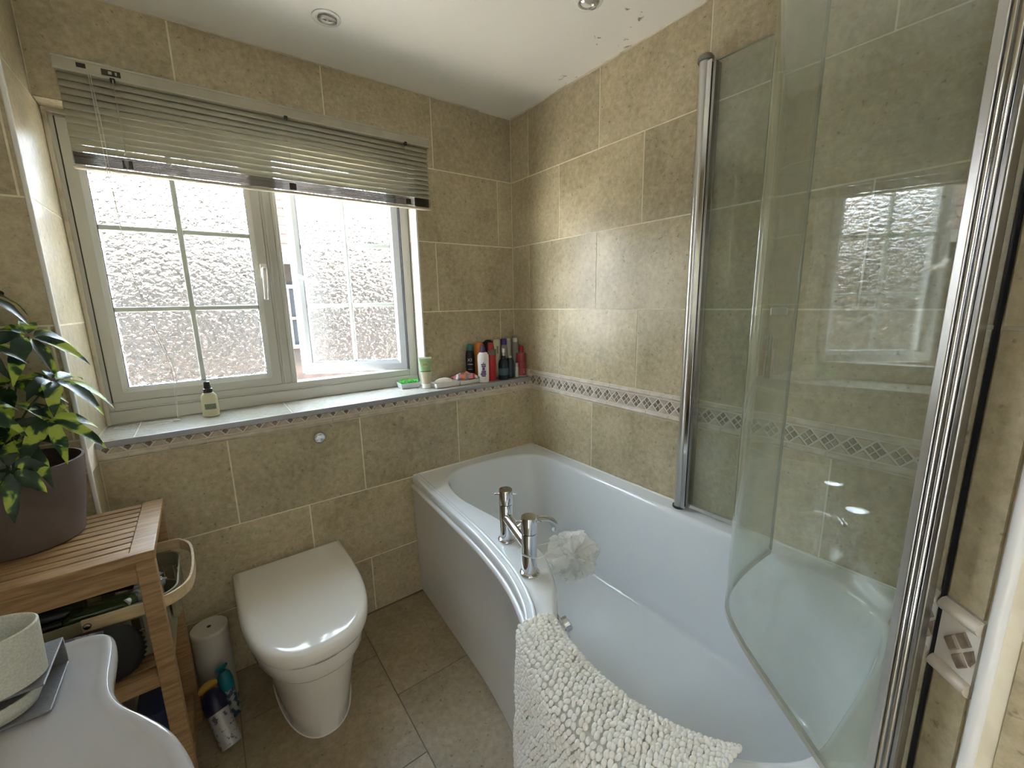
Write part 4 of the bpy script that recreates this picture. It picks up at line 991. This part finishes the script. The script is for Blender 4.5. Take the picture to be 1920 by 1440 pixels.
# lower tier dim objects
for i, (x, y, hgt, m_, lab) in enumerate(((-1.62, -.47, .15, mat('navy_box', (.02, .03, .08), .4), 'dark blue box on the rack bottom tier'), (-1.70, -.45, .13, mat('grey_box', (.20, .19, .20), .5), 'grey box on the rack bottom tier, left of the blue one'))):
    t_ = thing('storage_box', lab, 'box', (x, y, .1255), 0, 'boxes on the bottom tier'); obj('carton', B(-.032, .032, -.05, .05, 0, hgt), m_, t_, bevel=.002); obj('lid', B(-.034, .034, -.052, .052, hgt-.02, hgt+.002), m_, t_, bevel=.002)

# -------------------------------------------------------------- white cylinder and spray cans on the floor
cyl = thing('brush_holder', 'tall white lidded cylinder standing on floor between rack and toilet', 'toilet brush', (-1.488, -.232, 0))
obj('canister', lathe([(.0001, 0), (.050, 0), (.052, .004), (.052, .268)], 36), mat('canister', (.58, .56, .50), .4), cyl, smooth=40)
obj('lid', lathe([(.0525, .266), (.0535, .268), (.0535, .281), (.051, .284), (.0001, .284)], 36), mat('canister_lid', (.60, .57, .50), .4), cyl, smooth=40)
obj('lid_hole', lathe([(.0001, .2846), (.006, .2846), (.006, .284)], 14), M_black, cyl)
def can(lab, a, b, r, body, cap, knob, rollz=0):
    a, b = Vector(a), Vector(b); d = b-a; L = d.length; q = d.to_track_quat('Z', 'Y')
    t_ = thing('air_freshener', lab, 'spray can', a, 0, 'spray cans on the floor'); t_.rotation_mode = 'QUATERNION'; t_.rotation_quaternion = q
    obj('can_body', lathe([(.0001, 0), (r*.9, 0), (r, .006), (r, L*.52), (r*.96, L*.55)], 28), body, t_, smooth=40)
    obj('shoulder', lathe([(r*.97, L*.53), (r*1.06, L*.56), (r*1.08, L*.70), (r*.9, L*.82), (r*.5, L*.88), (.0001, L*.89)], 28), cap, t_, smooth=40)
    kn = obj('cap_disc', lathe([(.0001, 0), (r*.55, 0), (r*.95, .006), (r*.9, .012), (.0001, .014)], 24), knob, t_, smooth=40)
    kn.location = (0, 0, L*.90); kn.rotation_euler = (.5, 0, 0); return t_
M_canw = mat('can_label', (.42, .41, .42), .35, .2, var=(.12, .12, .14), scale=75, lo=.56, hi=.60)
M_navy = mat('navy_plastic', (.012, .012, .045), .35); M_yel = mat('yellow_plastic', (.45, .27, .05), .4); M_teal = mat('teal_plastic', (.01, .16, .20), .35)
M_canw2 = mat('can_label_blue', (.30, .32, .30), .35, .2, var=(.03, .06, .12), scale=60, lo=.5, hi=.55)
can('grey-white spray can with navy shoulder and yellow cap, leaning by the rack leg', (-1.468, -.468, .014), (-1.512, -.345, .165), .029, M_canw, M_navy, M_yel)
can('spray can with teal round cap, leaning before the white cylinder', (-1.452, -.352, .012), (-1.470, -.315, .185), .020, M_canw2, M_teal, M_teal)

# -------------------------------------------------------------- basin
bs = thing('basin', 'white ceramic washbasin with glossy curved lip, near left corner', 'basin', (-1.75, -1.42, .86))
outl = [(-2.047, -1.022), (-1.90, -1.022), (-1.70, -1.022), (-1.60, -1.022), (-1.572, -1.026), (-1.553, -1.040), (-1.545, -1.065), (-1.542, -1.10), (-1.540, -1.14), (-1.534, -1.175), (-1.520, -1.208), (-1.497, -1.242), (-1.474, -1.280), (-1.458, -1.32), (-1.447, -1.365), (-1.442, -1.43), (-1.447, -1.50), (-1.462, -1.57), (-1.49, -1.63), (-1.52, -1.68), (-1.538, -1.72), (-1.545, -1.77), (-1.556, -1.805), (-1.59, -1.818), (-1.70, -1.82), (-2.047, -1.82)]
ol = spline([(*p, 0) for p in outl], 5); ol = [Vector((p.x+1.75, p.y+1.42, 0)) for p in ol]; n = len(ol)
ol[0].x = max(ol[0].x, -.297)
bm = bmesh.new()
def boff(d):
    res = []
    for i in range(n):
        t = (ol[min(i+1, n-1)]-ol[max(i-1, 0)]).normalized(); nn = Vector((-t.y, t.x, 0))
        v = ol[i]+nn*d; v.x = max(v.x, -.297); res.append(v)
    return res
prev = None; first = None
for d, z in ((-.020, -.003), (-.014, -.0005), (-.008, .0015), (-.003, .0008), (.0, -.003), (.0015, -.009), (.001, -.022), (-.006, -.045), (-.03, -.075), (-.07, -.12)):
    cur = [bm.verts.new((v.x, v.y, z)) for v in boff(d)]
    if prev:
        for i in range(n): bm.faces.new((prev[i], prev[(i+1) % n], cur[(i+1) % n], cur[i]))
    else: first = cur
    prev = cur
bm.faces.new(prev)
NB = 64; bc = (.07, -.045); rb = []
for k, (f, z) in enumerate(((1, -.003), (.965, -.006), (.93, -.013), (.89, -.026), (.82, -.052), (.70, -.085), (.5, -.112), (.22, -.122), (.1, -.124))):
    rb.append([bm.verts.new((bc[0]+.195*f*math.copysign(abs(math.cos(2*PI*i/NB))**.85, math.cos(2*PI*i/NB)), bc[1]+.225*f*math.copysign(abs(math.sin(2*PI*i/NB))**.85, math.sin(2*PI*i/NB)), z)) for i in range(NB)])
for a, b in zip(rb, rb[1:]):
    for i in range(NB): bm.faces.new((a[i], a[(i+1) % NB], b[(i+1) % NB], b[i]))
bm.faces.new(rb[-1])
e1 = [bm.edges.get((first[i], first[(i+1) % n])) for i in range(n)]; e1 = [e if e else bm.edges.new((first[i], first[(i+1) % n])) for i, e in enumerate(e1)]
e2 = [bm.edges.get((rb[0][i], rb[0][(i+1) % NB])) for i in range(NB)]
bmesh.ops.triangle_fill(bm, use_beauty=True, edges=e1+e2); bmesh.ops.recalc_face_normals(bm, faces=bm.faces)
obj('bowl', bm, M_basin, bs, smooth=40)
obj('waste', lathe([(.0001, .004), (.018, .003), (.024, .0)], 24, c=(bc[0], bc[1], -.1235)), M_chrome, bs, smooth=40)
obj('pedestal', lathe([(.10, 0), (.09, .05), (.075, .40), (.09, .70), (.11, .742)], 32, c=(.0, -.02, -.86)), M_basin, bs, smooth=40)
# tumbler, dish and folded stand on the basin
M_slate = mat('slate_grey', (.165, .165, .185), .35, var=(.19, .19, .21), scale=300, bump=.2, bscale=500)
M_conc = mat('speckled_stone', (.56, .57, .52), .55, var=(.47, .48, .44), scale=420, bump=.2, bscale=400)
sd_ = thing('tumbler_stand', 'dark grey folded stand with two levels on the basin corner', 'stand', (-1.663, -1.120, .861))
ry = math.radians(0)
obj('bottom_plate', B(-.11, .073, -.048, .045, 0, .003), M_slate, sd_, bevel=.0008, seg=1)
obj('top_plate', B(-.11, .073, -.048, .045, .037, .040), M_slate, sd_, bevel=.0008, seg=1)
obj('back_plate', B(-.11, .073, .042, .045, .003, .037), M_slate, sd_)
tb = thing('tumbler', 'pale speckled grey oval tumbler on top of the dark stand', 'cup', (-1.640, -1.142, .9015))
obj('cup', lathe([(.0001, 0), (.045, 0), (.049, .003), (.0515, .068), (.0515, .0715), (.0495, .073), (.0475, .0705), (.045, .006), (.0001, .005)], 44, sy=.70), M_conc, tb, smooth=40)
ds = thing('soap_dish', 'pale speckled oval dish tucked between the two stand plates', 'dish', (-1.643, -1.140, .8645))
obj('dish', lathe([(.0001, 0), (.030, 0), (.038, .004), (.043, .015), (.044, .026), (.0425, .0265), (.040, .015), (.034, .007), (.0001, .006)], 44, sy=.85), M_conc, ds, smooth=40)

# -------------------------------------------------------------- things on the window ledge
LZ = .9545
lo = thing('lotion_bottle', 'cream lotion bottle with black cap alone on the window sill', 'bottle', (-1.388, .012, LZ), math.radians(-20))
obj('bottle', lathe([(.0001, 0), (.024, 0), (.027, .003), (.027, .066), (.025, .078), (.016, .088), (.012, .092)], 32, sy=.7), mat('cream_plastic', (.62, .60, .40), .35), lo, smooth=40)
cp_ = obj('pump_cap', lathe([(.0145, .088), (.0145, .102), (.011, .103), (.0105, .125), (.009, .128), (.0001, .129)], 24), M_black, lo, smooth=40)
lb_ = obj('green_label', lathe([(.0275, .028), (.0275, .048)], 32, sy=.705, cap=False), mat('sage_label', (.10, .14, .085), .5, var=(.16, .20, .13), scale=160), lo, smooth=True)
bm = bmesh.new(); bm.from_mesh(lb_.data); bmesh.ops.delete(bm, geom=[v for v in bm.verts if v.co.y > -.008 or v.co.x < -.012], context='VERTS'); bm.to_mesh(lb_.data); bm.free()

tr = thing('grass_tray', 'small white square tray of bright green shredded grass', 'tray', (-.612, .030, LZ), math.radians(-4))
bm = bmesh.new()
def trayshape(bm, hx, hy, h, th=.003, fl=.006):
    r = [[bm.verts.new((sx*(hx+o), sy*(hy+o), z)) for sx, sy in ((-1, -1), (1, -1), (1, 1), (-1, 1))] for o, z in ((-fl, 0), (0, h), (-th, h), (-fl-th, .004))]
    for a, b in zip(r, r[1:]):
        for i in range(4): bm.faces.new((a[i], a[(i+1) % 4], b[(i+1) % 4], b[i]))
    bm.faces.new(r[0][::-1]); bm.faces.new(r[-1]); bmesh.ops.recalc_face_normals(bm, faces=bm.faces)
trayshape(bm, .048, .036, .024); obj('tray', bm, mat('lilac_white', (.70, .70, .76), .35), tr)
bm = bmesh.new(); rnd = random.Random(3)
for i in range(520):
    x, y = rnd.uniform(-.041, .041), rnd.uniform(-.029, .029); a = rnd.uniform(0, 2*PI); L = rnd.uniform(.012, .028); zz = rnd.uniform(.012, .028); w_ = .0012
    d = Vector((math.cos(a), math.sin(a), rnd.uniform(-.25, .6)))*L; s = Vector((-math.sin(a), math.cos(a), 0))*w_; c = Vector((x, y, zz)); m2 = c+d*.5+Vector((0, 0, .004))
    e_ = c+d; e_.x = max(-.046, min(.046, e_.x)); e_.y = max(-.034, min(.034, e_.y))
    v = [bm.verts.new(q) for q in (c-s, c+s, m2+s, m2-s, e_+s, e_-s)]; bm.faces.new(v[:4]); bm.faces.new((v[3], v[2], v[4], v[5]))
tag(obj('paper_grass', bm, mat('green_paper', (.10, .55, .06), .6), tr), kind='stuff')

tu = thing('cream_tube', 'green and beige squeeze tube standing on its white cap', 'tube', (-.556, -.048, LZ), math.radians(-30))
def tubebody(z0, z1, m, name):
    bm = bmesh.new(); rs = []
    for k in range(7):
        t = (z0+(z1-z0)*k/6-.022)/.123; a = .0205+.009*t; b = .0185*(1-t)+.0012
        rs.append([bm.verts.new((a*math.cos(2*PI*i/24), b*math.sin(2*PI*i/24), z0+(z1-z0)*k/6)) for i in range(24)])
    for p, q in zip(rs, rs[1:]):
        for i in range(24): bm.faces.new((p[i], p[(i+1) % 24], q[(i+1) % 24], q[i]))
    bm.faces.new(rs[0][::-1]); bm.faces.new(rs[-1]); return obj(name, bm, m, tu, smooth=40)
obj('cap', lathe([(.0001, 0), (.020, 0), (.021, .002), (.021, .022), (.0001, .0225)], 28), M_soap, tu, smooth=40)
tubebody(.022, .078, mat('beige_print', (.52, .46, .32), .4, var=(.30, .28, .18), scale=25, lo=.55, hi=.75), 'lower_body')
tubebody(.078, .081, M_gb, 'dark_stripe'); tubebody(.081, .139, mat('green_print', (.30, .46, .22), .4), 'upper_body'); tubebody(.139, .146, M_soap, 'crimp')
ov = obj('round_badge', lathe([(.0001, 0), (.0135, 0), (.0135, .0006), (.0001, .0008)], 24, mtx=Matrix.Translation((0, -.0118, .112)) @ Matrix.Rotation(PI/2-.12, 4, 'X')), mat('badge', (.40, .50, .24), .5), tu)
text('SOS', .0125, mat('tube_ink', (.22, .03, .02), .5), tu, (0, -.0133, .112), (PI/2-.12, 0, 0))

sdh = thing('soap_tray', 'long white two-bay soap tray on the ledge', 'soap dish', (-.405, -.066, LZ), math.radians(0))
for s in (-1, 1):
    bm = bmesh.new(); trayshape(bm, .063, .036, .021, .004, .003); o_ = obj('bay', bm, M_soap, sdh, bevel=.002); o_.location = (s*.064, 0, 0)
sp = thing('soap_bar', 'white oval soap bar in the left bay of white tray', 'soap', (-.475, -.066, LZ+.0045))
bm = bmesh.new(); bmesh.ops.create_uvsphere(bm, u_segments=32, v_segments=16, radius=1)
for v in bm.verts: v.co = Vector((v.co.x*.046, v.co.y*.029, v.co.z*.018+.018))
obj('soap', bm, mat('soap', (.80, .78, .70), .35), sp, smooth=True)
# striped flannel crumpled
def stripe_mat():
    m, t, b = _bsdf('striped_cloth'); L = t.links.new; tc = t.nodes.new('ShaderNodeTexCoord'); mp = t.nodes.new('ShaderNodeMapping'); mp.inputs['Rotation'].default_value = (0, .5, .9); L(tc.outputs['Object'], mp.inputs[0])
    sp_ = t.nodes.new('ShaderNodeSeparateXYZ'); L(mp.outputs[0], sp_.inputs[0]); mu = t.nodes.new('ShaderNodeMath'); mu.operation = 'MULTIPLY'; mu.inputs[1].default_value = 15; L(sp_.outputs[0], mu.inputs[0])
    fr = t.nodes.new('ShaderNodeMath'); fr.operation = 'FRACT'; L(mu.outputs[0], fr.inputs[0]); r = t.nodes.new('ShaderNodeValToRGB'); r.color_ramp.interpolation = 'CONSTANT'; e = r.color_ramp.elements
    cs = [(0, (.55, .16, .16)), (.16, (.75, .25, .10)), (.32, (.28, .28, .32)), (.46, (.72, .30, .30)), (.60, (.60, .08, .12)), (.74, (.70, .68, .60)), (.88, (.22, .24, .30))]
    e[0].color = (*cs[0][1], 1); e[1].position = cs[1][0]; e[1].color = (*cs[1][1], 1)
    for p_, c_ in cs[2:]: k = e.new(p_); k.color = (*c_, 1)
    L(fr.outputs[0], r.inputs[0]); L(r.outputs[0], b.inputs['Base Color']); b.inputs['Roughness'].default_value = .95; return m
fl = thing('face_cloth', 'crumpled pink, orange and grey striped cloth on the soap tray', 'cloth', (-.360, -.070, LZ+.022))
bm = bmesh.new(); g_ = []
for i in range(29):
    row = []
    for j in range(21):
        u, v = i/28*2-1, j/20*2-1; h = max(0, (1-u*u*.9)*(1-v*v))**.5*.030; h += .006*math.sin(u*7+v*3)*math.cos(v*5-u*2)*(1-u*u)
        row.append(bm.verts.new((u*.062+.006*math.sin(v*5), v*.034+.006*math.sin(u*6), max(h, .002)+.001)))
    g_.append(row)
for i in range(28):
    for j in range(20): bm.faces.new((g_[i][j], g_[i+1][j], g_[i+1][j+1], g_[i][j+1]))
o_ = obj('cloth', bm, stripe_mat(), fl, smooth=True); q = o_.modifiers.new('solid', 'SOLIDIFY'); q.thickness = .003

def bottle(name, lab, cat, x, y, prof, m, cap=None, capm=None, sy=1.0, rz=0, extra=None):
    t_ = thing(name, lab, cat, (x, y, LZ), rz, 'toiletry bottles in the ledge corner'); obj('bottle', lathe(prof, 28, sy=sy), m, t_, smooth=38)
    if cap: obj('cap', lathe(cap, 24, sy=1.0), capm, t_, smooth=38)
    if extra: extra(t_)
    return t_
def cyl_prof(r, h, sh, nk, nh): return [(.0001, 0), (r*.93, 0), (r, .004), (r, h-sh), (r*.93, h-sh*.6), (nk*1.25, h-sh*.08), (nk, h), (nk, h+nh)]
P_blk = mat('black_can', (.012, .012, .016), .3); P_org = mat('orange_plastic', (.62, .20, .035), .3); P_wht = mat('white_bottle', (.82, .80, .78), .28)
P_red = mat('red_plastic', (.42, .018, .025), .3); P_pur = mat('purple_plastic', (.10, .05, .14), .35); P_nvy = mat('navy_bottle', (.012, .022, .045), .25)
P_red2 = mat('dull_red', (.34, .05, .06), .35); P_clr = mat('clear_bottle', (.55, .57, .50), .12, trans=.55); P_prp = mat('violet_plastic', (.05, .02, .20), .35)
P_tl = mat('teal_cap', (.02, .22, .20), .35); P_whc = mat('white_cap', (.66, .65, .58), .4); P_pl = mat('pale_label', (.55, .52, .46), .5); M_ink = mat('purple_ink', (.12, .05, .17), .5); M_winkk = mat('white_ink', (.6, .6, .62), .5)
FACE = math.radians(-32)
def front(t_, r, fn): pass
def ex_blk(t_):
    text('X3', .020, M_winkk, t_, (-.001, -.0232, .108), (PI/2, 0, 0)); 
    obj('chevron', B((-.013, .013, -.0236, -.0228, .085, .088), (-.011, .011, -.0236, -.0228, .060, .062)), M_winkk, t_)
bottle('shower_gel', 'black bottle with teal cap, leftmost at back of ledge corner', 'bottle', -.300, -.025, [(.0001, 0), (.0215, 0), (.0225, .004), (.0225, .130), (.019, .148), (.013, .155)], P_blk, [(.0125, .153), (.0125, .180), (.010, .186), (.0001, .187)], P_tl, rz=FACE, extra=ex_blk)
def ex_org(t_): obj('white_mark', B(-.010, .010, -.0228, -.0215, .095, .112), M_winkk, t_); obj('green_base', lathe([(.0262, .002), (.0262, .020), (.0255, .021)], 24, sy=.86), mat('leaf_green', (.12, .30, .06), .4), t_, smooth=40)
bottle('shower_bottle', 'tall orange bottle behind the white one on ledge corner', 'bottle', -.248, -.030, [(.0001, 0), (.025, 0), (.026, .004), (.026, .165), (.023, .182), (.014, .190), (.0001, .191)], P_org, sy=.85, rz=FACE, extra=ex_org)
def ex_wht(t_):
    bm = bmesh.new()
    for a, b, c, d in ((-.011, .011, .088, .094), (-.009, .012, .079, .086), (-.006, .007, .060, .078), (-.010, .010, .050, .058), (-.014, .013, .040, .048), (-.008, .010, .031, .038), (-.0015, .002, .094, .102), (-.011, -.008, .034, .044), (.008, .012, .052, .060)): box(bm, a, b, -.0238, -.0215, c, d)
    obj('purple_motif', bm, M_ink, t_)
bottle('shampoo_bottle', 'white bottle with purple printed motif and purple cap, front of ledge corner', 'bottle', -.272, -.104, [(.0001, 0), (.024, 0), (.0265, .004), (.0275, .06), (.0285, .115), (.027, .135), (.020, .147), (.013, .151)], P_wht, [(.0125, .149), (.0145, .153), (.0125, .168), (.009, .176), (.008, .186), (.0001, .187)], P_pur, sy=.80, rz=FACE, extra=ex_wht)
bottle('hair_bottle', 'big dark round-shouldered bottle hidden behind the red pump bottle', 'bottle', -.188, -.026, [(.0001, 0), (.028, 0), (.030, .004), (.030, .165), (.026, .190), (.012, .200), (.0001, .201)], P_blk, sy=.8, rz=FACE)
bottle('conditioner_bottle', 'red bottle with red cap and grey neck beside the white bottle', 'bottle', -.214, -.088, [(.0001, 0), (.022, 0), (.024, .004), (.024, .128), (.021, .142), (.014, .156), (.013, .160)], P_red, [(.0145, .158), (.0150, .161), (.0145, .190), (.0001, .191)], P_red, rz=FACE, extra=lambda t_: obj('neck_ring', lathe([(.0236, .130), (.0215, .1425), (.0145, .1565)], 24, cap=False), mat('grey_band', (.16, .13, .11), .4), t_, smooth=40))
def ex_tall(t_): obj('leaf_print', B((-.012, -.004, -.0172, -.0160, .110, .150), (.0, .008, -.0172, -.0160, .125, .165)), mat('leaf_ink', (.20, .24, .12), .5), t_)
t_ = thing('toothpaste_box', 'pale cream carton with leaf print standing behind navy bottle', 'box', (-.140, -.022, LZ), FACE*.4)
obj('carton', B(-.018, .018, -.016, .016, 0, .198), mat('cream_carton', (.60, .58, .42), .5), t_, bevel=.0015); ex_tall(t_)
bottle('gel_bottle', 'clear bottle with violet cap on ledge corner', 'bottle', -.108, -.052, [(.0001, 0), (.019, 0), (.020, .003), (.020, .15), (.016, .166), (.012, .172)], P_clr, [(.0155, .171), (.0155, .199), (.0145, .202), (.0001, .202)], P_prp, rz=FACE)
def ex_nvy(t_):
    obj('pump_head', lathe([(.007, .122), (.007, .135), (.010, .138), (.010, .158), (.008, .160), (.0001, .160)], 16), M_alu, t_, smooth=40)
    obj('blue_label', lathe([(.0263, .022), (.0263, .058)], 24, sy=.8, cap=False), mat('blue_label', (.03, .08, .11), .4), t_, smooth=True)
bottle('hand_wash', 'navy bottle with silver pump, front of the ledge corner', 'bottle', -.150, -.105, [(.0001, 0), (.0245, 0), (.026, .004), (.026, .082), (.022, .097), (.013, .104), (.012, .118), (.0001, .119)], P_nvy, sy=.8, rz=FACE, extra=ex_nvy)
bottle('mouthwash', 'dark blue short bottle beside the navy pump bottle', 'bottle', -.104, -.098, [(.0001, 0), (.018, 0), (.0195, .004), (.0195, .086), (.016, .100), (.008, .106)], P_nvy, [(.009, .104), (.009, .116), (.0001, .117)], P_whc, sy=.9, rz=FACE)
bottle('bath_foam', 'tall translucent grey-white bottle at the back of the corner', 'bottle', -.066, -.028, [(.0001, 0), (.0175, 0), (.0188, .004), (.0188, .172), (.016, .188), (.013, .192)], mat('milky', (.48, .47, .40), .3, trans=.2), [(.0165, .190), (.0165, .200), (.0001, .201)], P_whc, rz=FACE)
bottle('water_bottle', 'clear bottle with white cap in the ledge corner, rearmost', 'bottle', -.027, -.044, [(.0001, 0), (.017, 0), (.0185, .004), (.0185, .155), (.014, .176), (.011, .180)], P_clr, [(.0135, .179), (.0135, .202), (.0001, .203)], P_whc, sy=.9, rz=FACE)
bottle('sample_bottle', 'tiny white bottle standing between dark blue and red bottles', 'bottle', -.064, -.104, [(.0001, 0), (.0085, 0), (.009, .002), (.009, .050), (.007, .056)], P_whc, [(.0075, .055), (.0075, .075), (.0001, .076)], P_pl, rz=FACE)
def ex_red(t_):
    for z in (.048, .080): obj('band', lathe([(.0252, z), (.0252, z+.002)], 24, cap=False, sy=.9), mat('dark_red', (.16, .01, .02), .4), t_, smooth=True)
    obj('white_foot', lathe([(.0001, -.0), (.0245, -.0), (.0252, .006)], 24, sy=.9, cap=False), P_whc, t_, smooth=True)
    obj('small_print', B((.006, .016, -.0215, -.0195, .022, .024), (.004, .015, -.0218, -.0200, .030, .0315), (.006, .014, -.0215, -.0200, .038, .0395)), M_winkk, t_)
bottle('body_wash', 'dull red bottle with square shoulders and red cap, by the right wall', 'bottle', -.0285, -.098, [(.0001, .001), (.024, .001), (.025, .006), (.025, .120), (.0235, .1245), (.012, .126), (.011, .138)], P_red2, [(.0125, .138), (.0135, .140), (.0125, .162), (.0001, .163)], P_red, sy=.9, rz=FACE, extra=ex_red)
